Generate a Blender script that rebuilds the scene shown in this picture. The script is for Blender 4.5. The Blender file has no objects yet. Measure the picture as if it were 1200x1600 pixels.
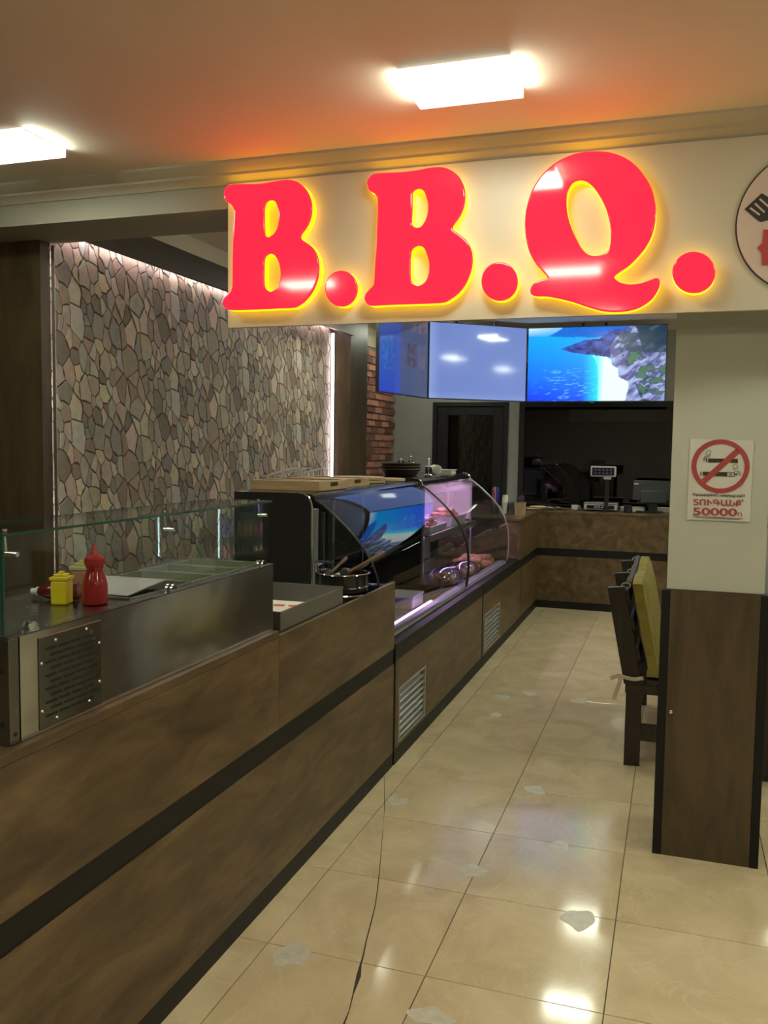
import bpy, math, random
from mathutils import Vector, Matrix
random.seed(7)
S = bpy.context.scene
COL = S.collection
R = math.radians
PI = math.pi

# ------------------------------------------------------------------ camera
FPX = 1365.34
YAW, PITCH, ROLL = 0.321381, 0.074667, 0.013423
EYE = Vector((0, 0, 1.65))
fwd = Vector((-math.sin(YAW)*math.cos(PITCH), math.cos(YAW)*math.cos(PITCH), -math.sin(PITCH)))
r0 = Vector((math.cos(YAW), math.sin(YAW), 0)); u0 = r0.cross(fwd)
rgt = r0*math.cos(ROLL) + u0*math.sin(ROLL); upv = rgt.cross(fwd)
cd = bpy.data.cameras.new('camera'); cam = bpy.data.objects.new('camera', cd); COL.objects.link(cam)
cam.matrix_world = Matrix(((rgt.x, upv.x, -fwd.x, EYE.x), (rgt.y, upv.y, -fwd.y, EYE.y), (rgt.z, upv.z, -fwd.z, EYE.z), (0, 0, 0, 1)))
cd.sensor_fit = 'VERTICAL'; cd.sensor_height = 24.0; cd.lens = 24.0*FPX/1600.0
cd.clip_start = 0.02; cd.clip_end = 100
S.camera = cam

def ray(x, y): return (rgt*((x-600)/FPX) - upv*((y-800)/FPX) + fwd)
def atX(x, y, v): d = ray(x, y); return EYE + d*((v-EYE.x)/d.x)
def atY(x, y, v): d = ray(x, y); return EYE + d*((v-EYE.y)/d.y)
def atZ(x, y, v): d = ray(x, y); return EYE + d*((v-EYE.z)/d.z)

# ------------------------------------------------------------------ world, exposure
w = bpy.data.worlds.new('night'); S.world = w; w.use_nodes = True
w.node_tree.nodes['Background'].inputs[0].default_value = (0.010, 0.012, 0.016, 1)
w.node_tree.nodes['Background'].inputs[1].default_value = 0.35
S.view_settings.view_transform = 'Standard'; S.view_settings.look = 'None'
S.view_settings.gamma = 1.0; S.view_settings.use_curve_mapping = False
S.view_settings.exposure = 0.0
LAMP = 34.0           # radiance of the ceiling panels
LETTER_RED, LETTER_YEL = 2.5, 3.2

# ------------------------------------------------------------------ materials
MATS = {}
def srgb(r, g, b):
    f = lambda c: (c/255/12.92) if c/255 <= .04045 else ((c/255+.055)/1.055)**2.4
    return (f(r), f(g), f(b))
def nt(name):
    m = bpy.data.materials.new(name); m.use_nodes = True; t = m.node_tree
    b = t.nodes['Principled BSDF']; MATS[name] = m
    return m, t, b
def N(t, kind, **kw):
    n = t.nodes.new(kind)
    for k, v in kw.items():
        if k.startswith('i_'): n.inputs[int(k[2:])].default_value = v
        else: setattr(n, k, v)
    return n
def plain(name, c, rough=.5, metal=0, spec=.5, coat=0, emit=None, es=0, noise=0, nscale=8, bump=0, trans=0):
    m, t, b = nt(name); L = t.links
    b.inputs['Base Color'].default_value = (*c, 1); b.inputs['Roughness'].default_value = rough
    b.inputs['Metallic'].default_value = metal; b.inputs['Specular IOR Level'].default_value = spec
    b.inputs['Coat Weight'].default_value = coat; b.inputs['Transmission Weight'].default_value = trans
    if emit:
        b.inputs['Emission Color'].default_value = (*emit, 1); b.inputs['Emission Strength'].default_value = es
    if noise or bump:
        co = N(t, 'ShaderNodeTexCoord'); nz = N(t, 'ShaderNodeTexNoise'); nz.inputs['Scale'].default_value = nscale
        nz.inputs['Detail'].default_value = 5
        L.new(co.outputs['Object'], nz.inputs['Vector'])
        if noise:
            cr = N(t, 'ShaderNodeValToRGB'); e = cr.color_ramp.elements
            e[0].position = .3; e[1].position = .7
            e[0].color = (*[x*(1-noise) for x in c], 1); e[1].color = (*[min(1, x*(1+noise)) for x in c], 1)
            L.new(nz.outputs['Fac'], cr.inputs['Fac']); L.new(cr.outputs['Color'], b.inputs['Base Color'])
        if bump:
            bp = N(t, 'ShaderNodeBump'); bp.inputs['Strength'].default_value = bump; bp.inputs['Distance'].default_value = .004
            L.new(nz.outputs['Fac'], bp.inputs['Height']); L.new(bp.outputs['Normal'], b.inputs['Normal'])
    return m
def wood(name, dark, mid, light, scl=(7, 1.0, 7), rough=.42, fine=60, blotch=2.2):
    m, t, b = nt(name); L = t.links
    co = N(t, 'ShaderNodeTexCoord'); oi = N(t, 'ShaderNodeObjectInfo')
    add = N(t, 'ShaderNodeVectorMath', operation='ADD'); L.new(co.outputs['Object'], add.inputs[0])
    mu = N(t, 'ShaderNodeVectorMath', operation='SCALE'); mu.inputs[0].default_value = (13, 7, 19); L.new(oi.outputs['Random'], mu.inputs['Scale'])
    L.new(mu.outputs[0], add.inputs[1])
    mp = N(t, 'ShaderNodeMapping'); mp.inputs['Scale'].default_value = scl; L.new(add.outputs[0], mp.inputs['Vector'])
    n1 = N(t, 'ShaderNodeTexNoise'); n1.inputs['Scale'].default_value = blotch; n1.inputs['Detail'].default_value = 8; n1.inputs['Roughness'].default_value = .62; n1.inputs['Distortion'].default_value = .6
    L.new(mp.outputs[0], n1.inputs['Vector'])
    cr = N(t, 'ShaderNodeValToRGB'); e = cr.color_ramp.elements
    e[0].position = .28; e[0].color = (*dark, 1); e[1].position = .74; e[1].color = (*light, 1)
    k = cr.color_ramp.elements.new(.5); k.color = (*mid, 1)
    L.new(n1.outputs['Fac'], cr.inputs['Fac'])
    n2 = N(t, 'ShaderNodeTexNoise'); n2.inputs['Scale'].default_value = fine; n2.inputs['Detail'].default_value = 4
    L.new(mp.outputs[0], n2.inputs['Vector'])
    mx = N(t, 'ShaderNodeMix', data_type='RGBA', blend_type='OVERLAY'); mx.inputs[0].default_value = .35
    L.new(cr.outputs['Color'], mx.inputs[6]); L.new(n2.outputs['Color'], mx.inputs[7])
    hs = N(t, 'ShaderNodeHueSaturation'); hs.inputs['Saturation'].default_value = .92
    L.new(mx.outputs[2], hs.inputs['Color']); L.new(hs.outputs[0], b.inputs['Base Color'])
    bp = N(t, 'ShaderNodeBump'); bp.inputs['Strength'].default_value = .12; bp.inputs['Distance'].default_value = .002
    L.new(n2.outputs['Fac'], bp.inputs['Height']); L.new(bp.outputs['Normal'], b.inputs['Normal'])
    b.inputs['Roughness'].default_value = rough
    return m
def steel(name, c, rough, streak=(2, 2, 60)):
    m, t, b = nt(name); L = t.links
    b.inputs['Base Color'].default_value = (*c, 1); b.inputs['Metallic'].default_value = 1
    co = N(t, 'ShaderNodeTexCoord'); mp = N(t, 'ShaderNodeMapping'); mp.inputs['Scale'].default_value = streak
    nz = N(t, 'ShaderNodeTexNoise'); nz.inputs['Scale'].default_value = 6; nz.inputs['Detail'].default_value = 3
    L.new(co.outputs['Object'], mp.inputs[0]); L.new(mp.outputs[0], nz.inputs['Vector'])
    mr = N(t, 'ShaderNodeMapRange'); mr.inputs[3].default_value = rough*.75; mr.inputs[4].default_value = rough*1.3
    L.new(nz.outputs['Fac'], mr.inputs[0]); L.new(mr.outputs[0], b.inputs['Roughness'])
    n3 = N(t, 'ShaderNodeTexNoise'); n3.inputs['Scale'].default_value = 3.2; n3.inputs['Detail'].default_value = 2
    L.new(co.outputs['Object'], n3.inputs['Vector'])
    bp = N(t, 'ShaderNodeBump'); bp.inputs['Strength'].default_value = .22; bp.inputs['Distance'].default_value = .02
    L.new(n3.outputs['Fac'], bp.inputs['Height']); L.new(bp.outputs['Normal'], b.inputs['Normal'])
    return m
def glass(name, tint=(.93, .97, .95), base=.035, grazing=.75, rough=0.0):
    m = bpy.data.materials.new(name); m.use_nodes = True; t = m.node_tree; L = t.links; MATS[name] = m
    t.nodes.remove(t.nodes['Principled BSDF']); out = t.nodes['Material Output']
    lw = N(t, 'ShaderNodeLayerWeight'); lw.inputs['Blend'].default_value = .5
    pw = N(t, 'ShaderNodeMath', operation='POWER'); pw.inputs[1].default_value = 4.5; L.new(lw.outputs['Facing'], pw.inputs[0])
    ma = N(t, 'ShaderNodeMath', operation='MULTIPLY_ADD'); ma.inputs[1].default_value = grazing; ma.inputs[2].default_value = base; L.new(pw.outputs[0], ma.inputs[0])
    tr = N(t, 'ShaderNodeBsdfTransparent'); tr.inputs[0].default_value = (*tint, 1)
    gl = N(t, 'ShaderNodeBsdfGlossy'); gl.inputs['Roughness'].default_value = rough
    mx = N(t, 'ShaderNodeMixShader'); L.new(ma.outputs[0], mx.inputs[0]); L.new(tr.outputs[0], mx.inputs[1]); L.new(gl.outputs[0], mx.inputs[2])
    L.new(mx.outputs[0], out.inputs[0]); return m
def emitter(name, c, s):
    m = bpy.data.materials.new(name); m.use_nodes = True; t = m.node_tree; MATS[name] = m
    t.nodes.remove(t.nodes['Principled BSDF']); e = N(t, 'ShaderNodeEmission'); e.inputs[0].default_value = (*c, 1); e.inputs[1].default_value = s
    t.links.new(e.outputs[0], t.nodes['Material Output'].inputs[0]); return m
def screen(name, s, rough=.08):
    m, t, b = nt(name); a = N(t, 'ShaderNodeAttribute', attribute_name='col')
    b.inputs['Base Color'].default_value = (.01, .01, .012, 1); b.inputs['Roughness'].default_value = rough
    t.links.new(a.outputs['Color'], b.inputs['Emission Color']); b.inputs['Emission Strength'].default_value = s
    return m

wood('wood_counter', (.046, .027, .009), (.104, .062, .021), (.185, .115, .044), (5, 1.3, 5))
wood('wood_panel', (.036, .022, .009), (.070, .043, .017), (.108, .069, .030), (4, 4, .8), blotch=2.6)
wood('wood_fascia', (.038, .022, .012), (.062, .038, .020), (.085, .053, .029), (6, .6, 6))
wood('wood_light', (.35, .22, .09), (.46, .30, .13), (.55, .38, .18), (1.5, 12, 12), rough=.5)
wood('wood_board', (.38, .25, .11), (.47, .32, .15), (.55, .39, .20), (12, 1.5, 12), rough=.55)
wood('wood_bench', (.014, .008, .005), (.026, .015, .009), (.040, .024, .014), (10, 10, 1.5), rough=.5)
wood('wood_handle', (.07, .030, .014), (.13, .060, .028), (.19, .095, .045), (8, 8, 2), rough=.4)
plain('black_laminate', (.006, .006, .0055), .5, spec=.3)
plain('black_gloss', (.018, .018, .017), .10)
plain('black_plastic', (.012, .012, .013), .35)
plain('black_frame', (.010, .011, .012), .4)
plain('dark_hole', (.003, .003, .003), .9)
steel('steel', (.60, .60, .59), .16)
steel('steel_dark', (.20, .198, .182), .24, (3, 3, 3))
steel('steel_brushed', (.42, .41, .38), .34, (2, 60, 2))
plain('chrome', (.75, .75, .75), .07, 1)
plain('alu', (.55, .55, .52), .38, 1)
plain('slat_grey', (.40, .40, .36), .4, .4)
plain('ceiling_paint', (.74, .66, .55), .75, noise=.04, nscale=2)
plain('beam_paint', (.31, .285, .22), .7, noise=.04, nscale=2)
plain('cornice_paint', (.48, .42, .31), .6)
plain('board_cream', (.55, .50, .38), .38, noise=.03, nscale=3)
plain('column_paint', (.46, .455, .37), .62, noise=.04, nscale=3)
plain('wall_grey', (.30, .30, .28), .7, noise=.04, nscale=3)
plain('wall_light', (.52, .50, .46), .7, noise=.04, nscale=3)
plain('wall_dark', (.20, .16, .12), .7)
plain('mortar', (.19, .17, .14), .9, bump=.4, nscale=60)
plain('stone_joint', (.080, .066, .052), .9)
plain('grout', (.10, .078, .05), .8)
plain('filler_grey', (.55, .52, .41), .3, noise=.12, nscale=30)
plain('crack_dark', (.035, .028, .018), .8)
plain('trim_metal', (.5, .48, .42), .5)
glass('glass_clear'); glass('glass_curved', (.93, .95, .95), .05, .8)
glass('glass_window', (.10, .105, .11), .075, .75); glass('glass_fridge', (.9, .95, .95), .05, .7)
glass('film', (.80, .76, .88), .30, .5, .12)
glass('plastic_clear', (.86, .88, .88), .10, .5, .12)
plain('glass_edge', (.012, .055, .035), .12)
plain('red_plastic', (.36, .006, .012), .13, coat=.4)
plain('red_cap', (.40, .012, .018), .32)
plain('ketchup_dark', (.12, .004, .006), .22)
plain('yellow_plastic', (.78, .56, .01), .35)
plain('pale_cap', (.50, .46, .20), .4)
plain('pink_sauce', (.45, .20, .13), .35)
plain('white_plastic', (.70, .68, .62), .4)
plain('white_paper', (.72, .68, .62), .7)
plain('red_print', (.55, .10, .08), .7)
plain('olive_fabric', (.235, .185, .036), .92, noise=.22, nscale=14, bump=.5)
plain('grey_fabric', (.085, .075, .078), .9)
plain('ribbon', (.55, .46, .34), .8)
plain('wicker', (.040, .019, .010), .55, noise=.5, nscale=120, bump=.8)
plain('meat_pink', (.62, .33, .26), .45, noise=.35, nscale=22, bump=.7)
plain('meat_orange', (.55, .26, .12), .45, noise=.35, nscale=22, bump=.7)
plain('lettuce', (.30, .42, .07), .5, noise=.4, nscale=30)
plain('sauce_dark', (.09, .035, .02), .3)
plain('tray_black', (.012, .012, .014), .25)
plain('tray_white', (.68, .66, .68), .35)
plain('food_box', (.40, .40, .30), .4)
plain('sign_white', (.60, .57, .50), .5)
plain('sign_red', (.37, .050, .045), .5)
plain('sign_black', (.035, .026, .020), .6)
plain('logo_face', (.58, .45, .37), .6, noise=.05)
plain('logo_black', (.030, .024, .022), .6)
plain('logo_red', (.42, .050, .040), .6)
plain('screen_off', (.022, .025, .028), .25)
plain('grey_plastic', (.42, .42, .39), .4)
plain('display_navy', (.010, .011, .030), .15)
plain('lcd_segment', (.05, .05, .09), .3)
plain('letter_white', (.65, .65, .62), .5)
plain('straw_red', (.50, .05, .10), .4); plain('straw_blue', (.05, .05, .42), .25); plain('straw_white', (.6, .55, .6), .4)
plain('stirrer', (.09, .06, .10), .5)
plain('napkin', (.66, .64, .56), .85)
plain('bread', (.60, .45, .26), .7)
plain('table_top', (.42, .42, .42), .35, noise=.25, nscale=14)
emitter('lamp_face', (.97, 1.03, .83), LAMP)
plain('lamp_housing', (.75, .74, .72), .5)
plain('lamp_rail_glow', (.8, .79, .76), .5, emit=(1.0, .95, .86), es=1.6)  # rails get a weak glow of their own, standing in for lamp bloom
emitter('led_warm', (1.0, .84, .86), 17.0)
emitter('led_violet', (.62, .30, 1.0), 14.0)
emitter('led_pink', (.90, .50, 1.0), 60.0)
emitter('led_violet_bright', (.62, .34, 1.0), 55.0)
emitter('led_cool', (.70, .90, 1.0), 30.0)
plain('acrylic_red', (.35, .004, .012), .07, emit=(1.0, .009, .026), es=LETTER_RED, spec=.6)
plain('acrylic_yellow', (.5, .38, .01), .25, emit=(1.0, .56, .0), es=LETTER_YEL)

def tile_mat():
    m, t, b = nt('floor_tile'); L = t.links
    co = N(t, 'ShaderNodeTexCoord'); oi = N(t, 'ShaderNodeObjectInfo')
    mu = N(t, 'ShaderNodeVectorMath', operation='SCALE'); mu.inputs[0].default_value = (31, 17, 23); L.new(oi.outputs['Random'], mu.inputs['Scale'])
    ad = N(t, 'ShaderNodeVectorMath', operation='ADD'); L.new(co.outputs['Object'], ad.inputs[0]); L.new(mu.outputs[0], ad.inputs[1])
    mp = N(t, 'ShaderNodeMapping'); mp.inputs['Scale'].default_value = (1.25, 1, 1); mp.inputs['Rotation'].default_value = (0, 0, .7); L.new(ad.outputs[0], mp.inputs[0])
    n1 = N(t, 'ShaderNodeTexNoise'); n1.inputs['Scale'].default_value = 2.6; n1.inputs['Detail'].default_value = 8; n1.inputs['Roughness'].default_value = .6; n1.inputs['Distortion'].default_value = 1.2
    L.new(mp.outputs[0], n1.inputs['Vector'])
    cr = N(t, 'ShaderNodeValToRGB'); e = cr.color_ramp.elements
    e[0].position = .3; e[0].color = (.52, .415, .25, 1); e[1].position = .7; e[1].color = (.68, .56, .36, 1)
    L.new(n1.outputs['Fac'], cr.inputs['Fac'])
    n2 = N(t, 'ShaderNodeTexNoise'); n2.inputs['Scale'].default_value = 2.2; n2.inputs['Detail'].default_value = 6; n2.inputs['Distortion'].default_value = 2.5
    L.new(mp.outputs[0], n2.inputs['Vector'])
    v = N(t, 'ShaderNodeValToRGB'); q = v.color_ramp.elements; q[0].position = .485; q[0].color = (0, 0, 0, 1); q[1].position = .5; q[1].color = (1, 1, 1, 1)
    q2 = v.color_ramp.elements.new(.515); q2.color = (0, 0, 0, 1)
    L.new(n2.outputs['Fac'], v.inputs['Fac'])
    ml = N(t, 'ShaderNodeMath', operation='MULTIPLY'); ml.inputs[1].default_value = .28; L.new(v.outputs['Color'], ml.inputs[0])
    mx = N(t, 'ShaderNodeMix', data_type='RGBA'); L.new(ml.outputs[0], mx.inputs[0]); L.new(cr.outputs['Color'], mx.inputs[6]); mx.inputs[7].default_value = (.76, .66, .46, 1)
    L.new(mx.outputs[2], b.inputs['Base Color'])
    n3 = N(t, 'ShaderNodeTexNoise'); n3.inputs['Scale'].default_value = 5; n3.inputs['Detail'].default_value = 4; L.new(ad.outputs[0], n3.inputs['Vector'])
    mr = N(t, 'ShaderNodeMapRange'); mr.inputs[3].default_value = .05; mr.inputs[4].default_value = .14; L.new(n3.outputs['Fac'], mr.inputs[0]); L.new(mr.outputs[0], b.inputs['Roughness'])
    b.inputs['Specular IOR Level'].default_value = .55
tile_mat()
def attr_mat(name, rough, bump, scale, amt):
    m, t, b = nt(name); L = t.links
    a = N(t, 'ShaderNodeAttribute', attribute_name='col'); ge = N(t, 'ShaderNodeNewGeometry')
    nz = N(t, 'ShaderNodeTexNoise'); nz.inputs['Scale'].default_value = scale; nz.inputs['Detail'].default_value = 6; L.new(ge.outputs['Position'], nz.inputs['Vector'])
    mx = N(t, 'ShaderNodeMix', data_type='RGBA', blend_type='OVERLAY'); mx.inputs[0].default_value = amt
    L.new(a.outputs['Color'], mx.inputs[6]); L.new(nz.outputs['Color'], mx.inputs[7])
    hs = N(t, 'ShaderNodeHueSaturation'); hs.inputs['Saturation'].default_value = .8; L.new(mx.outputs[2], hs.inputs['Color']); L.new(hs.outputs[0], b.inputs['Base Color'])
    bp = N(t, 'ShaderNodeBump'); bp.inputs['Strength'].default_value = bump; bp.inputs['Distance'].default_value = .006; L.new(nz.outputs['Fac'], bp.inputs['Height']); L.new(bp.outputs['Normal'], b.inputs['Normal'])
    b.inputs['Roughness'].default_value = rough
attr_mat('stone', .62, .35, 26, .45); attr_mat('brick', .8, .8, 40, .55); attr_mat('drink', .2, 0, 30, .1)
screen('screen_bright', 1.15, .4); screen('screen_dim', .95); screen('screen_faint', .55)

# ------------------------------------------------------------------ mesh helpers
ORG = {}
class MB:
    def __init__(s): s.v = []; s.f = []
    def add(s, vs, fs):
        o = len(s.v); s.v += [Vector(v) for v in vs]; s.f += [tuple(i+o for i in f) for f in fs]; return s
    def box(s, x0, x1, y0, y1, z0, z1):
        return s.add([(x0, y0, z0), (x1, y0, z0), (x1, y1, z0), (x0, y1, z0), (x0, y0, z1), (x1, y0, z1), (x1, y1, z1), (x0, y1, z1)],
                     [(3, 2, 1, 0), (4, 5, 6, 7), (0, 1, 5, 4), (1, 2, 6, 5), (2, 3, 7, 6), (3, 0, 4, 7)])
    def hexa(s, p):
        return s.add(p, [(3, 2, 1, 0), (4, 5, 6, 7), (0, 1, 5, 4), (1, 2, 6, 5), (2, 3, 7, 6), (3, 0, 4, 7)])
    def quad(s, a, b, c, d): return s.add([a, b, c, d], [(0, 1, 2, 3)])
    def tube(s, pts, r, n=8, cap=True):
        pts = [Vector(p) for p in pts]; k = len(pts); rr = r if isinstance(r, (list, tuple)) else [r]*k
        vs = []; fs = []; ref = None
        for i, p in enumerate(pts):
            d = (pts[min(i+1, k-1)] - pts[max(i-1, 0)]).normalized()
            if ref is None: ref = Vector((0, 0, 1)) if abs(d.z) < .9 else Vector((1, 0, 0))
            a = d.cross(ref).normalized(); b = a.cross(d).normalized(); ref = b
            for j in range(n):
                t = 2*PI*j/n; vs.append(p + (a*math.cos(t) + b*math.sin(t))*rr[i])
        for i in range(k-1):
            for j in range(n):
                j2 = (j+1) % n; fs.append((i*n+j, i*n+j2, (i+1)*n+j2, (i+1)*n+j))
        if cap: fs.append(tuple(range(n))[::-1]); fs.append(tuple((k-1)*n+j for j in range(n)))
        return s.add(vs, fs)
    def lathe(s, prof, c=(0, 0, 0), n=24, close=True, sx=1, sy=1):
        vs = []; fs = []; k = len(prof)
        for r, z in prof:
            for j in range(n):
                t = 2*PI*j/n; vs.append((c[0]+max(r, 1e-4)*math.cos(t)*sx, c[1]+max(r, 1e-4)*math.sin(t)*sy, c[2]+z))
        for i in range(k-1):
            for j in range(n):
                j2 = (j+1) % n; fs.append((i*n+j, i*n+j2, (i+1)*n+j2, (i+1)*n+j))
        if close: fs.append(tuple(range(n))[::-1]); fs.append(tuple((k-1)*n+j for j in range(n)))
        return s.add(vs, fs)
    def prism(s, poly, axis, a, b):
        """poly: 2D points; extruded along axis from a to b. axis 'x' -> (y,z), 'y' -> (x,z), 'z' -> (x,y)"""
        def P(q, h): return {'x': (h, q[0], q[1]), 'y': (q[0], h, q[1]), 'z': (q[0], q[1], h)}[axis]
        n = len(poly); vs = [P(q, a) for q in poly] + [P(q, b) for q in poly]
        fs = [tuple(range(n))[::-1], tuple(range(n, 2*n))] + [(i, (i+1) % n, n+(i+1) % n, n+i) for i in range(n)]
        return s.add(vs, fs)
    def sheet(s, prof, axis, a, b, th):
        """an open 2D line with thickness th (offset along its normal), extruded"""
        off = []
        for i, q in enumerate(prof):
            p0 = prof[max(i-1, 0)]; p1 = prof[min(i+1, len(prof)-1)]
            dx, dy = p1[0]-p0[0], p1[1]-p0[1]; l = math.hypot(dx, dy) or 1
            off.append((q[0]-dy/l*th, q[1]+dx/l*th))
        m = len(prof)
        def P(q, h): return {'x': (h, q[0], q[1]), 'y': (q[0], h, q[1]), 'z': (q[0], q[1], h)}[axis]
        vs = [P(q, a) for q in prof]+[P(q, a) for q in off]+[P(q, b) for q in prof]+[P(q, b) for q in off]
        fs = []
        for i in range(m-1):
            fs += [(i, i+1, 2*m+i+1, 2*m+i), (m+i+1, m+i, 3*m+i, 3*m+i+1), (i+1, i, m+i, m+i+1), (2*m+i, 2*m+i+1, 3*m+i+1, 3*m+i)]
        fs += [(0, 2*m, 3*m, m), (m-1, 2*m-1, 4*m-1, 3*m-1)]
        return s.add(vs, fs)
    def blob(s, c, r, seed=0, amp=.25, nu=10, nv=7, flat=1):
        rd = random.Random(seed); ph = [rd.uniform(0, 6.28) for _ in range(6)]
        vs = []; fs = []
        rx, ry, rz = r if isinstance(r, (tuple, list)) else (r, r, r)
        for i in range(nv+1):
            th = PI*i/nv
            for j in range(nu):
                fi = 2*PI*j/nu
                k = 1+amp*(math.sin(3*fi+ph[0])*math.sin(2*th+ph[1])+.6*math.sin(5*fi+ph[2]+2*th))*math.sin(th)
                vs.append((c[0]+rx*k*math.sin(th)*math.cos(fi), c[1]+ry*k*math.sin(th)*math.sin(fi), c[2]+rz*k*math.cos(th)))
        for i in range(nv):
            for j in range(nu):
                j2 = (j+1) % nu; fs.append((i*nu+j, (i+1)*nu+j, (i+1)*nu+j2, i*nu+j2))
        return s.add(vs, fs)
    def build(s, name, mat, parent=None, smooth=False, bevel=0, seg=2, col=None, local=False, sharp=40):
        o0 = ORG.get(parent.name, Vector()) if (parent and not local) else Vector()
        me = bpy.data.meshes.new(name); me.from_pydata([tuple(v-o0) for v in s.v], [], s.f)
        me.materials.append(MATS[mat]); me.validate(); me.update()
        if smooth:
            me.polygons.foreach_set('use_smooth', [True]*len(me.polygons))
            try: me.set_sharp_from_angle(angle=R(sharp))
            except Exception: pass
        if col is not None:
            a = me.color_attributes.new('col', 'FLOAT_COLOR', 'POINT')
            for i in range(len(me.vertices)):
                a.data[i].color = (*col, 1) if not isinstance(col, list) else (*col[i], 1)
        o = bpy.data.objects.new(name, me); COL.objects.link(o)
        if parent: o.parent = parent; ORG[o.name] = ORG.get(parent.name, Vector())
        if bevel:
            b = o.modifiers.new('bevel', 'BEVEL'); b.width = bevel; b.segments = seg; b.limit_method = 'ANGLE'; b.angle_limit = R(40)
        return o
def B(*a): return MB().box(*a)
def tag(o, label=None, cat=None, group=None, kind=None):
    if label: o['label'] = label
    if cat: o['category'] = cat
    if group: o['group'] = group
    if kind: o['kind'] = kind
    return o
def thing(name, loc, label, cat, group=None, rot=None):
    o = bpy.data.objects.new(name, None); COL.objects.link(o); o.location = loc; o.empty_display_size = .05
    if rot: o.rotation_euler = rot
    ORG[o.name] = Vector(loc); return tag(o, label, cat, group)
def copy_tree(o, loc=None, label=None):
    c = o.copy(); COL.objects.link(c); ORG[c.name] = ORG.get(o.name, Vector())
    if loc is not None: c.location = loc
    if label: c['label'] = label
    for ch in o.children:
        d = ch.copy(); COL.objects.link(d); d.parent = c
        for g in ch.children:
            e = g.copy(); COL.objects.link(e); e.parent = d
    return c
def smooth_loop(pts, sub=4):
    n = len(pts); out = []
    for i in range(n):
        p0, p1, p2, p3 = pts[i-1], pts[i], pts[(i+1) % n], pts[(i+2) % n]
        for k in range(sub):
            t = k/sub; a = []
            for d in range(2):
                a.append(.5*((2*p1[d])+(-p0[d]+p2[d])*t+(2*p0[d]-5*p1[d]+4*p2[d]-p3[d])*t*t+(-p0[d]+3*p1[d]-3*p2[d]+p3[d])*t**3))
            out.append(tuple(a))
    return out
def curve_mesh(loops, extrude, bev):
    """2D closed loops (first outer, others holes) -> filled mesh data in the XY plane, thickness 2*extrude"""
    cu = bpy.data.curves.new('tmp', 'CURVE'); cu.dimensions = '2D'; cu.fill_mode = 'BOTH'
    cu.extrude = extrude; cu.bevel_depth = bev; cu.bevel_resolution = 3; cu.offset = -bev
    for lp in loops:
        sp = cu.splines.new('POLY'); sp.points.add(len(lp)-1); sp.use_cyclic_u = True
        for p, q in zip(sp.points, lp): p.co = (q[0], q[1], 0, 1)
    ob = bpy.data.objects.new('tmp', cu); COL.objects.link(ob)
    dg = bpy.context.evaluated_depsgraph_get(); me = bpy.data.meshes.new_from_object(ob.evaluated_get(dg))
    bpy.data.objects.remove(ob); bpy.data.curves.remove(cu)
    return me
def text_mesh(body, size, extrude=.0006, align='CENTER', shear=0):
    cu = bpy.data.curves.new('tmp', 'FONT'); cu.body = body; cu.size = size; cu.extrude = extrude; cu.align_x = align
    ob = bpy.data.objects.new('tmp', cu); COL.objects.link(ob)
    dg = bpy.context.evaluated_depsgraph_get(); me = bpy.data.meshes.new_from_object(ob.evaluated_get(dg))
    bpy.data.objects.remove(ob); bpy.data.curves.remove(cu)
    return me
def put_flat(me, name, mat, parent, f):
    """map the (x, y, z) of a flat mesh to world with f, subtract the parent's origin"""
    o0 = ORG.get(parent.name, Vector()) if parent else Vector()
    for v in me.vertices: v.co = Vector(f(v.co.x, v.co.y, v.co.z)) - o0
    me.materials.clear(); me.materials.append(MATS[mat]); me.update()
    me.name = name
    o = bpy.data.objects.new(name, me); COL.objects.link(o)
    if parent: o.parent = parent; ORG[o.name] = ORG.get(parent.name, Vector())
    return o

# ------------------------------------------------------------------ the room
ZC = 2.85      # ceiling of the hall
ZI = 2.92      # ceiling behind the beam
XL, XR, Y0, Y1 = -3.17, 4.4, -3.2, 9.85
fl = tag(B(-4.6, XR, Y0, Y1, -.10, -.004).build('floor', 'grout'), 'polished beige marble-look tile floor with dark joints', kind='structure')
TX, TY = .5433, .5385
tile = MB().box(-TX/2+.0016, TX/2-.0016, -TY/2+.0016, TY/2-.0016, -.004, 0).build('tile', 'floor_tile', fl, local=True, bevel=.0008, seg=1)
tile.location = (-.143+TX/2, 2.531+TY/2, 0); first = True
for i in range(-5, 9):
    for j in range(-9, 14):
        x = -.143+TX*(i+.5); y = 2.531+TY*(j+.5)
        if x < -1.9 or x > XR-.2 or y < Y0+.2 or y > Y1-.2: continue
        if i == 0 and j == 0: continue
        c = tile.copy(); COL.objects.link(c); c.location = (x, y, 0)
# grey filler patches and the long crack
rp = random.Random(3)
for (px, py, sx, sy) in [(460, 1490, .05, .075), (624, 1250, .06, .05), (738, 1362, .05, .06), (672, 1590, .06, .04), (873, 1322, .05, .055), (905, 1435, .05, .07), (836, 1234, .05, .05), (905, 1095, .05, .06), (785, 1090, .05, .05), (828, 1083, .05, .05), (775, 1118, .04, .05)]:
    c = atZ(px, py, 0); n = 18; ph = [rp.uniform(0, 6.28) for _ in range(3)]
    pts = [(c.x+sx*math.cos(2*PI*k/n)*(1+.25*math.sin(2*2*PI*k/n+ph[0])+.15*math.sin(3*2*PI*k/n+ph[1])), c.y+sy*math.sin(2*PI*k/n)*(1+.25*math.sin(3*2*PI*k/n+ph[2])+.15*math.sin(2*PI*k/n+ph[1]))) for k in range(n)]
    MB().prism(pts, 'z', .0001, .0005).build('filler_patch', 'filler_grey', fl)
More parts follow.
